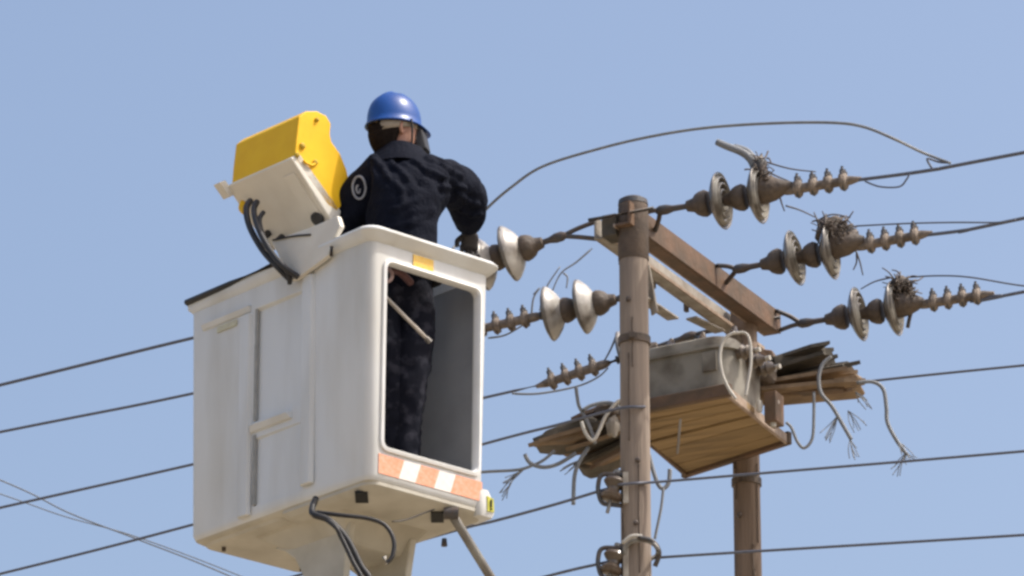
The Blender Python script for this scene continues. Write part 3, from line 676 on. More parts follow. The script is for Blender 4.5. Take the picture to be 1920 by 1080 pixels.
for p in disc_dark_me.polygons:
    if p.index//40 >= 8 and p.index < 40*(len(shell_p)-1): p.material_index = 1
cap_me = rawmesh('disc_cap', lathe_g(cap_p, sides=20), 'rust')
pin_me = rawmesh('disc_pin', lathe_g(pin_p, sides=14), 'dsteel')
X = V((1, 0, 0))
def clamp_g(n=4, pitch=.068, pins=.05, dn=.02):
    ps = [lathe_g([(-.04, .012), (-.02, .020), (0, .022), (n*pitch, .020), (n*pitch+.03, .013), (n*pitch+.05, .009)], sides=14)]
    for i in range(n):
        x = .02+i*pitch
        ps.append(lathe_g([(x, .020), (x+.004, .036), (x+.018, .041), (x+.030, .036), (x+.038, .020)], sides=14, cap=False))
    return merge(ps)
clamp_me = rawmesh('clamp_body', clamp_g(), 'clampiron')
ubolt_me = rawmesh('u_bolt', merge([tube_g([(0, -.016, .062), (0, -.028, .02), (0, -.026, -.02), (0, 0, -.038), (0, .026, -.02), (0, .028, .02), (0, .016, .062)], .0065), lathe_g([(-.048, .013), (-.034, .013)], d=(0, 0, -1), o=(0, -.017, 0), sides=6), lathe_g([(-.048, .013), (-.034, .013)], d=(0, 0, -1), o=(0, .017, 0), sides=6)]), 'dsteel')
def istring(S_, E_, att, fr, clamp_fr, label, grip=1.0, show_clamp=True, flip=False):
    """S_: tower end, E_: conductor end; fr: disc positions (fraction), clamp_fr: start of the clamp; att: two points on the arm"""
    d = (E_-S_); ln = d.length; d.normalize()
    q = X.rotation_difference(d) if d.x > -.5 else (Matrix.Rotation(math.pi, 3, 'Z').to_quaternion())
    if d.x < -.5:
        q = (V((-1, 0, 0)).rotation_difference(d)) @ Matrix.Rotation(math.pi, 3, 'Z').to_quaternion()
    ro = thing('insulator_string', label, 'insulator', S_, 'dead-end insulator strings on the crossarms')
    # yoke: two straps from arm to ball socket
    for a_ in att: tube('shackle', [a_, a_.lerp(S_, .5)+Z*.004, S_-d*.01], .011, 'dsteel', ro)
    v, f = lathe_g([(-.03, .012), (-.01, .022), (.02, .022), (.05, .014), (ln*fr[0]-.10, .012)], S_, d, 12); mesh('socket', v, f, 'dsteel', ro, smooth='auto')
    for k in fr:
        c = S_+d*(ln*k)
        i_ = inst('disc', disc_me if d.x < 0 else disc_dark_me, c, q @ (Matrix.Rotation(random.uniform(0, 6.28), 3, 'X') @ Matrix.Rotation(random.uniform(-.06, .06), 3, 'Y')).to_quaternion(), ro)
        for nm, me in (('cap', cap_me), ('pin', pin_me)): inst(nm, me, c, q, i_)
    if show_clamp:
        c = S_+d*(ln*clamp_fr)
        k_ = inst('clamp', clamp_me, c, q, ro)
        for i in range(4): inst('u_bolt', ubolt_me, c+d*(.039+i*.068), q, k_)
        tube('link', [S_+d*(ln*fr[-1]+.06), c-d*.02], .015, 'dsteel', ro, smooth=False)
    return ro, d
def fr_of(S_px, E_px, xs): return [(x-S_px)/(E_px-S_px) for x in xs]
def dirY(Y0, x0, x1, k=.395): return Y0-(x1-x0)/445*k      # lines cross the arms at a right angle
strs = {}
# right strings
specR = [(1242, 394, 1596, 338, (1340, 1410), 1482, pr0+dA*.02, 20.02, 'upper right insulator string with a bent cable stub above its second disc'),
         (1386, 504, 1728, 440, (1478, 1545), 1618, None, None, 'middle right insulator string with tangled wires over its second disc'),
         (1506, 606, 1850, 552, (1598, 1665), 1736, None, None, 'lower right insulator string at the far end of the brown crossarm')]
for i, (x0, y0, x1, y1, ds, cx, _, _, lab) in enumerate(specR):
    ax = [(1208, 392), (1342, 497), (1460, 604)][i]
    def px_of(p): d_ = p-CAM; return 960+FPX*d_.x/d_.dot(FW)
    a_ = min((pr0+dA*(k*.005) for k in range(-10, 420)), key=lambda p: abs(px_of(p)-ax[0]))+sA*.008; Ys = a_.y-.02
    S_ = P(x0, y0, Ys); E_ = P(x1, y1, dirY(Ys, x0, x1))
    att = (a_+Z*.045-dA*.01, a_-Z*.005+dA*.09) if i < 2 else (a_+Z*.04-dA*.05, a_-Z*.045-dA*.012)
    strs['R%d' % i] = (istring(S_, E_, att, fr_of(x0, x1, ds), fr_of(x0, x1, [cx])[0], lab), S_, E_)
# left strings
aL = pl0+dA*.03
S_ = P(1050, 444, aL.y+.03); E_ = P(790, 529, dirY(aL.y, 1050, 790, .39))
strs['L0'] = (istring(S_, E_, (aL+Z*.045, aL-Z*.04), fr_of(1050, 790, (968, 914)), fr_of(1050, 790, [850])[0], 'upper left insulator string at the lineman hands, reaching over the bucket corner'), S_, E_)
aL = PZ(1228, 548, zR-.02)
S_ = P(1178, 556, aL.y+.05); E_ = P(905, 616, dirY(aL.y, 1178, 905, .39))
strs['L1'] = (istring(S_, E_, (aL+Z*.04, aL-Z*.04), fr_of(1178, 905, (1105, 1044)), fr_of(1178, 905, [1000])[0], 'middle left insulator string between the pole and the bucket, sunlit white disc tops'), S_, E_)
aL = PZ(1345, 634, zR-.02)
S_ = P(1295, 630, aL.y+.05); E_ = P(1020, 720, dirY(aL.y, 1295, 1020, .39))
strs['L2'] = (istring(S_, E_, (aL+Z*.04, aL-Z*.04), fr_of(1295, 1020, (1186,)), fr_of(1295, 1020, [1128])[0], 'lower left insulator string whose bolted clamp shows left of the pole above the timbers'), S_, E_)

# wire tangles on the right strings: part of each string
def bits(ro, Y, lst, m='dsteel', r=.006):
    for pts in lst: tube('wire_end', [P(x, y, Y+dy) for x, y, dy in pts], r, m, ro, sub=5, rend=r*.6)
def lump(ro, px, py, Y, rx, rz, seed, m='rust', nm='binding'):
    vs, fs = [], []; c = P(px, py, Y)
    for i in range(11):
        ph = math.pi*i/10
        for k in range(16):
            t = 2*math.pi*k/16; d_ = V((math.sin(ph)*math.cos(t), math.sin(ph)*math.sin(t), math.cos(ph)))
            s_ = 1+.38*noise.noise(d_*2.2+V((seed, 0, 0)))+.16*noise.noise(d_*6+V((seed, 0, 0)))
            vs.append(c+V((d_.x*rx, d_.y*rx*.8, d_.z*rz))*s_)
    for i in range(10):
        for k in range(16): fs.append((i*16+k, i*16+(k+1) % 16, (i+1)*16+(k+1) % 16, (i+1)*16+k))
    return mesh(nm, vs, fs, m, ro, smooth='auto')
rs = [strs['R%d' % i] for i in range(3)]
Yr = [dirY(s[1].y, sp[0], sp[4][1]+25) for s, sp in zip(rs, specR)]
ro = rs[0][0][0]; Y_ = Yr[0]
v, f = lathe_g([(0, .060), (.02, .062), (.07, .052), (.12, .028), (.15, .018)], P(1424, 358, Y_), rs[0][0][1], 16); mesh('sleeve', v, f, 'rust', ro, smooth='auto')
lump(ro, 1424, 322, Y_, .035, .075, 1, 'dsteel')
def nest(ro, px, py, Y, w_, h_, n, seed):
    random.seed(seed); gs = []
    for k in range(n):
        a_ = random.uniform(0, 6.28); x0, y0 = px+random.uniform(-w_, w_)*.6, py+random.uniform(-h_, h_)*.6
        ex, ey = math.cos(a_)*random.uniform(8, 26), math.sin(a_)*random.uniform(6, 18)-5
        gs.append(tube_g([P(x0, y0, Y-.04+random.uniform(-.05, .05)), P(x0+ex*.5, y0+ey*.5+random.uniform(-5, 5), Y-.05+random.uniform(-.03, .03)), P(x0+ex, y0+ey, Y+random.uniform(-.06, .06))], random.uniform(.002, .0045), sides=5, sub=4))
    v, f = merge(gs); o_ = mesh('tangled_strands', v, f, 'rust', ro, smooth=True); o_['kind'] = 'stuff'
nest(ro, 1428, 318, Y_, 18, 38, 30, 21); nest(rs[1][0][0], 1566, 436, Yr[1], 46, 36, 90, 22); nest(rs[2][0][0], 1692, 542, Yr[2], 34, 32, 64, 23)
tube('cable_stub', [P(1344, 266, Y_+.02), P(1362, 274, Y_+.01), P(1392, 286, Y_), P(1410, 302, Y_), P(1420, 330, Y_)], .015, 'cable', ro, rend=.02)
tube('cable_stub', [P(1376, 274, Y_+.03), P(1400, 282, Y_+.02), P(1418, 300, Y_)], .012, 'cable', ro)
bits(ro, Y_, [[(1425, 300, 0), (1480, 316, 0), (1530, 322, 0)], [(1432, 316, 0), (1452, 328, 0), (1480, 340, 0)], [(1462, 368, 0), (1466, 382, 0), (1471, 396, 0)], [(1474, 386, 0), (1500, 394, .1), (1530, 408, .5)]], r=.0045)
ro = rs[1][0][0]; Y_ = Yr[1]
v, f = lathe_g([(0, .058), (.02, .062), (.08, .055), (.13, .034), (.16, .018)], P(1556, 462, Y_), rs[1][0][1], 16); mesh('sleeve', v, f, 'rust', ro, smooth='auto')
lump(ro, 1560, 434, Y_, .075, .065, 2); lump(ro, 1592, 446, Y_-.02, .05, .05, 5, 'dsteel')
bits(ro, Y_, [[(1536, 430, 0), (1532, 412, 0), (1526, 398, 0)], [(1548, 425, 0), (1546, 408, 0), (1542, 396, 0)], [(1575, 425, 0), (1590, 410, 0), (1600, 396, 0)], [(1530, 415, 0), (1560, 402, 0), (1595, 408, 0)], [(1604, 468, 0), (1612, 490, 0), (1618, 516, 0)], [(1606, 476, 0), (1606, 492, 0), (1600, 506, 0)], [(1562, 420, 0), (1580, 406, -.01), (1600, 424, 0)]], r=.0045)
ro = rs[2][0][0]; Y_ = Yr[2]
v, f = lathe_g([(0, .056), (.02, .060), (.07, .052), (.11, .036), (.14, .018)], P(1676, 574, Y_), rs[2][0][1], 16); mesh('sleeve', v, f, 'rust', ro, smooth='auto')
lump(ro, 1688, 540, Y_, .055, .055, 3); lump(ro, 1704, 556, Y_-.02, .035, .035, 6, 'porc')
bits(ro, Y_, [[(1680, 530, 0), (1668, 512, 0), (1654, 502, 0)], [(1692, 526, 0), (1684, 510, 0), (1672, 506, 0)], [(1672, 520, 0), (1640, 528, 0), (1614, 542, 0)]], r=.0045)
tube('wire_end', [P(1712, 575, Y_), P(1706, 594, Y_), P(1702, 614, Y_)], .009, 'dsteel', ro)
ro = strs['L1'][0][0]; Y_ = strs['L1'][1].y+.2
bits(ro, Y_, [[(1012, 582, 0), (1024, 540, 0), (1050, 500, 0)], [(996, 600, 0), (1000, 560, 0), (1012, 540, 0), (1000, 552, 0)], [(1056, 512, 0), (1064, 520, 0), (1062, 540, 0)], [(915, 634, 0), (948, 628, 0), (985, 606, 0), (1000, 590, 0)], [(1110, 466, 0), (1080, 492, 0), (1052, 512, 0), (1036, 545, 0)]], 'cable', .005)
ro = strs['L2'][0][0]; Y_ = strs['L2'][1].y+.1
bits(ro, Y_, [[(960, 738, 0), (1010, 738, 0), (1080, 725, 0), (1120, 708, 0), (1140, 690, 0)], [(1156, 628, 0), (1145, 655, 0), (1130, 682, 0)]], 'cable', .006)

# ------------------------------------------------------------------ conductors
def wire(name, pts, r, label, cat='wire', group=None, m='cond', sub=8, smooth=True):
    o = tube(name, pts, r, m, None, sub=sub, smooth=smooth, sides=8); return tag(o, label, cat, group)
GL = 'overhead line conductors'
def extend(p, q, length): d = (q-p).normalized(); return q+d*length
for i, (px, py, lab) in enumerate(((1920, 286, 'top right conductor running from the upper right insulator clamp'), (1920, 409, 'conductor running right from the middle right insulator clamp'), (1920, 547, 'conductor running right from the lower right insulator clamp'))):
    s = rs[i]; E_ = s[2]; q = P(px, py, dirY(E_.y, specR[i][2], 1920, .40))
    m_ = E_.lerp(q, .45)-Z*.012
    o = wire('power_line', [E_-s[0][1]*.05, m_, q, extend(m_, q, 3), extend(m_, q, 9)+Z*.2], .0085, lab, 'power line', GL)
    if i == 0: keep = q
for (k, px, py, ex, lab) in (('L0', 0, 722, .5, 'highest conductor at left, running down to the left frame edge'), ('L1', 0, 810, .45, 'second conductor from the top at left, coming from the middle left string'), ('L2', 0, 952, .45, 'third conductor from the top at left, coming from the lower left string')):
    s = strs[k]; E_ = s[2]; x0 = {'L0': 790, 'L1': 905, 'L2': 1020}[k]; y360 = {'L0': 634, 'L1': 738, 'L2': 871}[k]
    if k == 'L0': E_ = s[1]+(s[2]-s[1])*fr_of(1050, 790, [850-95])[0]
    m_ = P(360, y360, dirY(E_.y, x0, 360, .39)); q = P(px, py, dirY(E_.y, x0, 0, .39))
    wire('power_line', [E_, m_, q, extend(m_, q, 3), extend(m_, q, 12)], .0072 if k != 'L0' else .0080, lab, 'power line', GL)
Yq = strs['L0'][1].y+.25
q1 = P(1748, 312, dirY(rs[0][2].y, 1596, 1748, .40)); q2 = P(1782, 306, dirY(rs[0][2].y, 1596, 1782, .40))
wire('jumper_cable', [P(846, 470, Yq-.02), P(868, 444, Yq), P(912, 392, Yq-.1), P(960, 350, Yq-.2), P(1020, 311, Yq-.3), P(1130, 277, Yq-.45), P(1230, 254, Yq-.6), P(1330, 239, Yq-.7), P(1450, 231, Yq-.85), P(1560, 230, Yq-1.0), P(1620, 238, Yq-1.05), P(1680, 262, Yq-1.1), P(1730, 286, q1.y), q2], .0065, 'long arched jumper cable from the lineman hands to the top right conductor', 'cable', m='cable')
wire('tie_wire', [q1-Z*.012, q1+Z*.035+X*-.02, q1+Z*.02+X*.03, q2+Z*.002], .005, 'short tie wire joining the arched jumper to the top right conductor', 'wire')
wire('tie_wire', [P(1622, 340, rs[0][2].y-.03), P(1650, 350, rs[0][2].y-.06), P(1686, 350, rs[0][2].y-.1), P(1700, 336, rs[0][2].y-.12), P(1706, 324, rs[0][2].y-.12)], .004, 'thin loose wire looping below the top right conductor', 'wire')
wire('tie_wire', [P(1600, 424, Yr[1]), P(1700, 419, Yr[1]-.1), P(1790, 417, Yr[1]-.2), P(1870, 417, Yr[1]-.3), P(1905, 412, Yr[1]-.34)], .004, 'thin loose wire above the middle right insulator clamp', 'wire')
wire('tie_wire', [P(1700, 520, Yr[2]), P(1760, 517, Yr[2]-.1), P(1820, 520, Yr[2]-.2), P(1920, 536, Yr[2]-.3), P(2000, 538, Yr[2]-.4)], .004, 'thin loose wire above the lower right insulator clamp', 'wire')

# low voltage lines
zs1 = Y1-.02
GV = 'lower service lines'
def anchor(px, py, Y): return P(px, py, Y)
wire('service_line', [P(1216, 762, Y1+.02), P(1200, 763, Y1-.077), P(1160, 766, Y1-.07), P(1040, 798, Y1+.05), P(905, 833, Y1+.20), P(360, 984, Y1+.75), P(0, 1076, Y1+1.15), P(-600, 1220, Y1+1.8)], .0062, 'service line crossing the near pole front, behind the timbers and bucket, lowest at left', 'power line', GV)
wire('service_line', [P(1440, 738, 21.25), P(1620, 716, 20.95), P(1920, 685, 20.7), P(2600, 620, 20.1)], .0062, 'service line leaving the right timbers beside the transformer', 'power line', GV)
wire('service_line', [P(1158, 912, Y1-.05), P(1130, 919, Y1-.02), P(1040, 946, Y1+.08), P(930, 976, Y1+.2), P(860, 993, Y1+.27), P(640, 1056, Y1+.5), P(200, 1180, Y1+1)], .0068, 'service line from the upper spool insulator to the bucket underside', 'power line', GV)
wire('service_line', [P(1158, 909, Y1-.08), P(1190, 906, Y1-.085), P(1240, 903, Y1-.06), P(1420, 888, Y1-.2), P(1920, 846, Y1-.6), P(2600, 785, Y1-1.2)], .0062, 'service line from the upper spool insulator to the right, passing the far pole', 'power line', GV)
wire('service_line', [P(1156, 1050, Y1-.05), P(1120, 1058, Y1), P(1020, 1082, Y1+.1), P(700, 1170, Y1+.5)], .0068, 'service line from the lower spool insulator down to the bottom edge', 'power line', GV)
wire('service_line', [P(1226, 1046, Y1-.02), P(1300, 1041, Y1-.1), P(1460, 1031, Y1-.25), P(1920, 1003, Y1-.6), P(2600, 960, Y1-1.2)], .0062, 'lowest service line at right, from the loop on the near pole', 'power line', GV)
wire('distant_wire', [P(-400, 745, 62), P(0, 900, 62), P(130, 962, 61), P(260, 1012, 60), P(440, 1084, 59), P(900, 1290, 57)], .010, 'upper of two faint distant wires crossing the lower left sky', 'wire', m='cable')
wire('distant_wire', [P(-400, 790, 64), P(0, 926, 64), P(120, 968, 63.5), P(260, 1008, 63), P(480, 1092, 62), P(900, 1270, 60)], .008, 'lower of two faint distant wires crossing the lower left sky', 'wire', m='cable')

# ------------------------------------------------------------------ spool insulators on the near pole and the looped strap
def spool(px, py, lab):
    c = P(px, py, Y1-.03); ro = thing('spool_insulator', lab, 'insulator', c, 'spool insulators clamped to the near pole')
    ax = V((.25, .1, 1)).normalized()
    v, f = lathe_g([(-.05, .030), (-.046, .044), (-.032, .050), (-.018, .040), (-.006, .028), (.006, .028), (.018, .040), (.032, .050), (.046, .044), (.05, .030)], c, ax, 20); mesh('spool', v, f, 'porc_brown', ro, smooth='auto')
    v, f = tube_g([c+V((.10, .02, .062)), c+V((0, 0, .068)), c+V((-.05, 0, .062)), c+V((-.064, 0, .02)), c+V((-.062, 0, -.02)), c+V((-.045, 0, -.060)), c+V((0, 0, -.068)), c+V((.10, .02, -.072))], .010); mesh('bracket', v, f, 'dsteel', ro, smooth=True)
    v, f = lathe_g([(-.11, .008), (-.10, .008), (.075, .008), (.076, .016), (.09, .016)], c, ax, 10); mesh('spindle', v, f, 'steel', ro, smooth='auto')
    g_ = box_g(c+V((.052, .0, .0)), RT, V((0, 1, 0)), Z, .012, .030, .07); mesh('back_plate', g_[0], g_[1], 'palearm', ro, bevel=.003)
    return c
spool(1150, 918, 'spool insulator on the left of the near pole, just below the transformer timbers')
spool(1150, 1056, 'spool insulator on the left of the near pole at the bottom edge')
pc = V((T1.x, T1.y, 0))
st = thing('strap_loop', 'bent strap ring looped loosely round the near pole at the lower spool', 'strap', P(1200, 1030, Y1-.1))
lp = []
for k in range(20):
    t = 2*math.pi*k/20; lp.append(P(1202+32*math.cos(t), 1036+24*math.sin(t), Y1-.085-.02*math.cos(t)) if math.sin(t) < .2 else P(1202+32*math.cos(t), 1036+14*math.sin(t), Y1+.07))
tube('band', lp, .010, 'steel', st, closed=True, smooth=False)
tube('band_tail', [P(1196, 1008, Y1-.10), P(1222, 1014, Y1-.10), P(1236, 1036, Y1-.08), P(1228, 1062, Y1-.06)], .011, 'dsteel', st)
tube('band_tail', [P(1166, 1020, Y1-.09), P(1184, 1006, Y1-.10), P(1204, 1006, Y1-.10)], .010, 'palecable', st)
# ------------------------------------------------------------------ platform with planks, transformer on it
Pnr = P(1366, 742, 20.3); zp = Pnr.z
Pfr = PZ(1472, 828, zp); Pfl = PZ(1285, 890, zp); Pnl = PZ(1160, 782, zp)
plat = thing('transformer_platform', 'ochre timber platform under the transformer between the two poles, seen from below', 'platform', (Pnr+Pfl)/2)
NPL = 7
for i in range(NPL):
    t0, t1 = i/NPL+.006, (i+1)/NPL-.006
    a_, b_, c_, d_ = Pnl.lerp(Pfl, t0), Pnr.lerp(Pfr, t0), Pnr.lerp(Pfr, t1), Pnl.lerp(Pfl, t1)
    dz = random.uniform(-.010, .008); sh = (b_-a_).normalized()*random.uniform(-.012, .012)
    q = [p+Z*dz+sh for p in (a_, b_, c_, d_)]
    g_ = hexa(q, [p+Z*.03 for p in q]); mesh('plank', g_[0], g_[1], 'plank', plat, bevel=.003, seg=1)
def beam(p, q, h, wd, m, par, nm='beam', dz=0):
    d = q-p; ln = d.length; d.normalize(); s = d.cross(Z).normalized(); u = s.cross(d)
    g_ = box_g((p+q)/2+Z*dz, d, s, u, ln/2, wd/2, h/2); return mesh(nm, g_[0], g_[1], m, par, bevel=.005, seg=1)
e1v = (Pnl-Pnr).normalized(); e2v = (Pfr-Pnr).normalized()
beam(Pnr+Z*.0+e2v*-.01, Pfr+Z*.0+e2v*.02, .05, .018, 'armedge', plat, 'edge_angle', .015)
beam(Pnl+e2v*-.01, Pfl+e2v*.02, .05, .018, 'arm', plat, 'edge_angle', .015)
beam(Pnr-e1v*.02-e2v*.015, Pnl+e1v*.05-e2v*.015, .06, .03, 'arm', plat, 'edge_angle', .02)
beam(Pfr-e1v*.02+e2v*.015, Pfl+e1v*.02+e2v*.015, .06, .03, 'arm', plat, 'edge_angle', .02)
for x, y in ((1388, 768), (1416, 792), (1458, 826)):
    v, f = lathe_g([(0, .014), (.012, .014), (.02, .006)], PZ(x, y, zp+.02)+RT*.01, V((.9, -.37, 0)), 8); mesh('bolt', v, f, 'palecable', plat, smooth='auto')
beam(P(1276, 785, 20.42), P(1270, 852, 20.46), .02, .008, 'palearm', plat, 'hanging_strip')
# side timbers poking out
tR = thing('timber_bracket', 'bundle of dark and tan timbers reaching right from the transformer platform', 'timber', P(1450, 730, 20.9), 'timber bundles either side of the platform')
tL = thing('timber_bracket', 'bundle of dark splintered timbers reaching left past the near pole', 'timber', P(1160, 790, 20.7), 'timber bundles either side of the platform')
def timber(ro, p4, dvec, m, nm='timber'):
    g_ = prism_g(p4, dvec); return mesh(nm, g_[0], g_[1], m, ro, bevel=.005, seg=1)
def tb(ro, pts, Y, m, depth=.12): timber(ro, [P(x, y, Y) for x, y in pts], V((.03, depth, 0)), m)
tb(tR, [(1400, 716), (1455, 718), (1606, 708), (1614, 722), (1600, 732), (1440, 746), (1400, 742)], 20.85, 'plank_pale')
tb(tR, [(1448, 668), (1490, 658), (1556, 651), (1561, 660), (1548, 684), (1500, 694), (1458, 700)], 20.9, 'plank_dark', .18)
tb(tR, [(1470, 694), (1548, 682), (1590, 676), (1600, 690), (1612, 708), (1560, 712), (1470, 716)], 20.98, 'plank_dark', .10)
tb(tR, [(1560, 702), (1592, 696), (1608, 702), (1612, 716), (1565, 720)], 20.82, 'plank_pale', .05)
tb(tR, [(1404, 650), (1448, 656), (1462, 700), (1460, 722), (1404, 722)], 20.95, 'arm', .10)
tb(tL, [(998, 830), (1024, 806), (1092, 782), (1150, 764), (1172, 768), (1172, 800), (1110, 822), (1040, 834)], 20.55, 'plank_dark', .15)
tb(tL, [(1004, 832), (1040, 818), (1100, 802), (1120, 812), (1060, 830)], 20.52, 'plank_pale', .03)
tb(tL, [(1080, 872), (1100, 850), (1150, 826), (1176, 818), (1180, 842), (1130, 872), (1096, 880)], 20.75, 'plank_dark', .14)
tb(tL, [(1090, 868), (1130, 850), (1168, 836), (1170, 850), (1120, 870)], 20.72, 'plank_pale', .03)
tb(tL, [(1036, 836), (1100, 812), (1165, 800), (1168, 816), (1090, 838), (1050, 844)], 20.66, 'plank_pale', .10)
tb(tL, [(1096, 770), (1130, 756), (1176, 752), (1176, 790), (1112, 800)], 20.60, 'arm', .08)
lump(tL, 1140, 772, 20.5, .055, .04, 11, 'rust', 'rag'); lump(tL, 1108, 796, 20.48, .04, .03, 12, 'plank_dark', 'rag'); lump(tR, 1436, 700, 20.8, .05, .06, 13, 'rust', 'fitting')
lump(tL, 1150, 800, 20.45, .03, .05, 14, 'palearm', 'rag')
def splinter(ro, x0, y0, x1, y1, w_, Y0, Y1_, m, seed):
    # ragged board from root (x0,y0) to broken tip (x1,y1), w_ in metres
    random.seed(seed); a_, b_ = P(x0, y0, Y0), P(x1, y1, Y1_); d = (b_-a_).normalized(); s = d.cross(Z).normalized(); u = s.cross(d)
    u = (u+s*random.uniform(-.5, .5)).normalized(); s = d.cross(u)
    poly = [a_-s*w_/2, b_-s*w_/2-d*random.uniform(.02, .07)]
    for k in range(1, 6): poly.append(b_+s*(w_*(k/6-.5))+d*random.uniform(-.07, .03))
    poly += [b_+s*w_/2-d*random.uniform(0, .08), a_+s*w_/2]
    v, f = prism_g([p-u*.009 for p in poly], u*.018); mesh('board', v, f, m, ro)
for q, a_ in enumerate(((1176, 768, 1010, 822, .10, 20.6, 20.66, 'plank_dark'), (1176, 782, 1000, 834, .08, 20.5, 20.56, 'plank_pale'), (1170, 794, 1042, 838, .09, 20.64, 20.7, 'plank_dark'), (1176, 806, 1064, 842, .07, 20.5, 20.56, 'plank_pale'), (1178, 828, 1084, 874, .10, 20.7, 20.74, 'plank_dark'), (1178, 838, 1100, 878, .06, 20.62, 20.68, 'arm'), (1176, 760, 1078, 786, .05, 20.5, 20.54, 'arm'))): splinter(tL, *a_, 40+q)
for q, a_ in enumerate(((1440, 690, 1556, 652, .12, 21.0, 20.86, 'plank_dark'), (1440, 700, 1562, 664, .10, 20.9, 20.78, 'plank_dark'), (1450, 712, 1600, 682, .09, 20.95, 20.84, 'plank_dark'), (1440, 720, 1598, 694, .07, 20.86, 20.76, 'plank_pale'), (1430, 734, 1612, 716, .08, 20.84, 20.74, 'plank_pale'), (1430, 742, 1590, 728, .05, 20.9, 20.78, 'arm'))): splinter(tR, *a_, 60+q)
# transformer tank
zt = zp+.034
tr = thing('transformer', 'dusty grey distribution transformer tank on the timber platform behind the near pole', 'transformer', Pnr.lerp(Pnl, .5)+e2v*.25)
HT = .285
def TL(u, w_, z): return V((Pnr.x, Pnr.y, zt))+e1v*u+e2v*w_+Z*z
def t_loop(u0, u1, w0, w1, z, rd, n=6):
    out = []
    for cu, cw, s in ((u1-rd, w1-rd, 0), (u0+rd, w1-rd, 1), (u0+rd, w0+rd, 2), (u1-rd, w0+rd, 3)):
        for k in range(n+1):
            t = math.pi/2*(s+k/n); out.append(TL(cu+rd*math.cos(t), cw+rd*math.sin(t), z))
    return out
U0, U1, W0, W1 = .0, .52, .03, .46
v, f = loft([t_loop(U0, U1, W0, W1, 0, .10), t_loop(U0, U1, W0, W1, HT*.55, .10), t_loop(U0, U1, W0, W1, HT-.05, .10), t_loop(U0+.012, U1-.012, W0+.012, W1-.012, HT-.015, .10), t_loop(U0+.04, U1-.04, W0+.04, W1-.04, HT, .09)])
mesh('tank', v, f, 'tank', tr, smooth='auto')
v, f = loft([t_loop(U0-.015, U1+.015, W0-.015, W1+.015, HT-.075, .11), t_loop(U0-.015, U1+.015, W0-.015, W1+.015, HT-.062, .11)]); mesh('lid_flange', v, f, 'tank', tr, smooth='auto')
g_ = box_g(TL(.10, W0-.008, .15), e1v, e2v, Z, .035, .006, .045); mesh('nameplate', g_[0], g_[1], 'tank', tr, bevel=.003)
for k, u in enumerate((.10, .26, .42)):
    p = TL(u, .30, HT); v, f = lathe_g([(0, .03), (.02, .028), (.03, .045), (.04, .026), (.06, .042), (.07, .024), (.085, .036), (.1, .02), (.13, .01)], p, Z+e2v*.2, 16); mesh('bushing', v, f, 'porc_brown', tr, smooth='auto')
for k, (w_, z) in enumerate(((.12, .20), (.24, .20), (.36, .20))):
    v, f = lathe_g([(0, .026), (.02, .024), (.03, .036), (.045, .022), (.055, .032), (.07, .018), (.09, .009)], TL(U0, w_, z), -e1v, 14); mesh('bushing', v, f, 'porc_brown', tr, smooth='auto')
    v, f = lathe_g([(0, .012), (.02, .012)], TL(U0-.09, w_, z), -e1v, 8); mesh('terminal', v, f, 'palecable', tr, smooth='auto')
g_ = box_g(TL(-.10, .30, -.02), e1v, e2v, Z, .03, .05, .07); mesh('terminal_box', g_[0], g_[1], 'arm', tr, bevel=.006)
for x, y in ((1424, 772), (1455, 766), (1450, 800)):
    v, f = lathe_g([(0, .012), (.03, .016), (.05, .012)], P(x, y, 20.5), Z, 10); mesh('fuse_link', v, f, 'palecable', tr, smooth='auto')

# ------------------------------------------------------------------ hanging cables
def hang(lab, pts, Y, r, m='cable'):
    return tag(tube('hanging_cable', [P(p[0], p[1], Y+(p[2] if len(p) > 2 else 0)) for p in pts], r, m, None, sub=8), lab, 'cable', 'cut cable ends hanging round the transformer')
hang('pale cable arched down the right end of the tank, nearer the near pole', [(1380, 622), (1358, 636), (1350, 665), (1354, 700), (1366, 728), (1380, 748)], 20.2, .0075, 'palecable')
hang('pale cable arched down the right end of the tank, nearer the timbers', [(1372, 626), (1396, 624), (1406, 640), (1408, 680), (1402, 720), (1398, 742)], 20.22, .0065, 'palecable')
hang('pale hoop cable at the right timbers, dropping to a long frayed tail', [(1560, 668), (1542, 684), (1535, 710), (1540, 738), (1560, 762), (1580, 796), (1596, 824)], 20.7, .009)
hang('dark cable loop hanging in a U below the right timbers', [(1526, 735), (1526, 780), (1523, 822), (1508, 840), (1495, 828), (1484, 802), (1474, 792)], 20.7, .007)
hang('cable leaving the right timber tip and hanging in an S to a frayed end', [(1606, 718), (1636, 716), (1656, 730), (1662, 764), (1664, 792), (1680, 824), (1700, 852)], 20.7, .009)
hang('short cable bent upward at the left timber tip, like a hook', [(984, 852), (994, 868), (1018, 876), (1046, 870), (1080, 850)], 20.5, .009)
hang('cable coming from behind the bucket to the left timber', [(700, 905, .3), (820, 893, .2), (905, 885, .05), (970, 881), (1000, 872), (1020, 862), (1040, 845)], 20.5, .007)
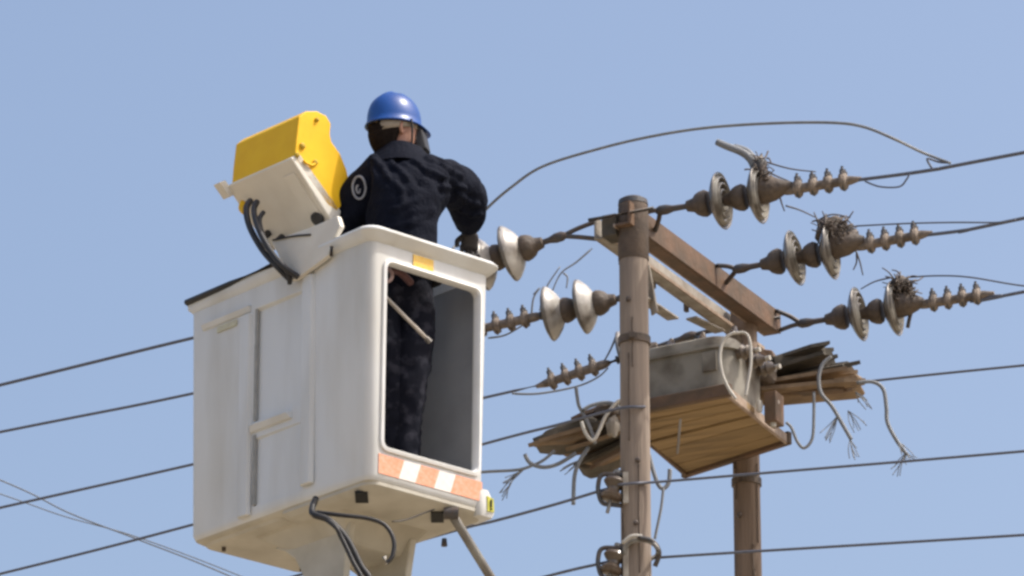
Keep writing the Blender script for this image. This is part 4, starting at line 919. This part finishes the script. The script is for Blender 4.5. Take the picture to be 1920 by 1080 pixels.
hang('thin cable curving from the lower left clamp down to the timbers', [(1080, 726), (1082, 742), (1086, 762), (1100, 788), (1110, 812), (1116, 832)], 20.45, .008)
hang('cable tail dropping straight below the left timbers', [(1104, 838), (1086, 866), (1077, 895), (1075, 946)], 20.5, .009)
hang('narrow U of cable hanging right of the near pole below the platform', [(1216, 850), (1224, 880), (1234, 908), (1244, 916), (1254, 904), (1256, 880)], 20.2, .0095)
hang('thin cable running from the narrow U down along the near pole', [(1244, 914), (1240, 950), (1232, 990), (1228, 1010)], 20.15, .006)
hang('pale loop of cable round the left timbers beside the near pole', [(1090, 790), (1098, 812), (1112, 826), (1124, 806), (1136, 780), (1160, 752), (1176, 760)], 20.42, .008, 'palecable')
hang('cable wrapped over the left timbers against the near pole', [(1092, 770), (1110, 760), (1140, 755), (1162, 765), (1176, 790)], 20.44, .009)
# frayed strands
def fray(lab, starts, Y):
    vs, fs = [], []; gs = []
    for (x, y, dx, dy) in starts:
        for k in range(6):
            ex, ey = dx+random.uniform(-14, 14), dy+random.uniform(-12, 12)
            gs.append(tube_g([P(x, y, Y), P(x+ex*.5+random.uniform(-4, 4), y+ey*.5, Y+random.uniform(-.02, .02)), P(x+ex, y+ey, Y+random.uniform(-.03, .03))], .0021, sides=5, sub=4))
    v, f = merge(gs); return tag(mesh('frayed_strands', v, f, 'cable', None, smooth=True), lab, 'frayed wire', 'cut cable ends hanging round the transformer')
fray('thin frayed strands at the lowest tip of the S-shaped cable', [(1698, 850, -24, 36), (1700, 852, 6, 10), (1684, 830, 16, 16)], 20.7)
fray('thin frayed strands at the end of the hoop cable tail', [(1594, 822, 6, 30), (1570, 780, -26, 40)], 20.7)
fray('loose bent strands between the hoop cable and the S-shaped cable', [(1604, 735, 18, 26), (1590, 770, 22, 30)], 20.72)
fray('frayed strands left of the timbers above the yellow corner of the bucket', [(985, 878, -30, 24), (965, 892, -18, 36)], 20.5)
fray('frayed strands off the straight cable tail left of the near pole', [(1088, 862, -26, 22)], 20.5)
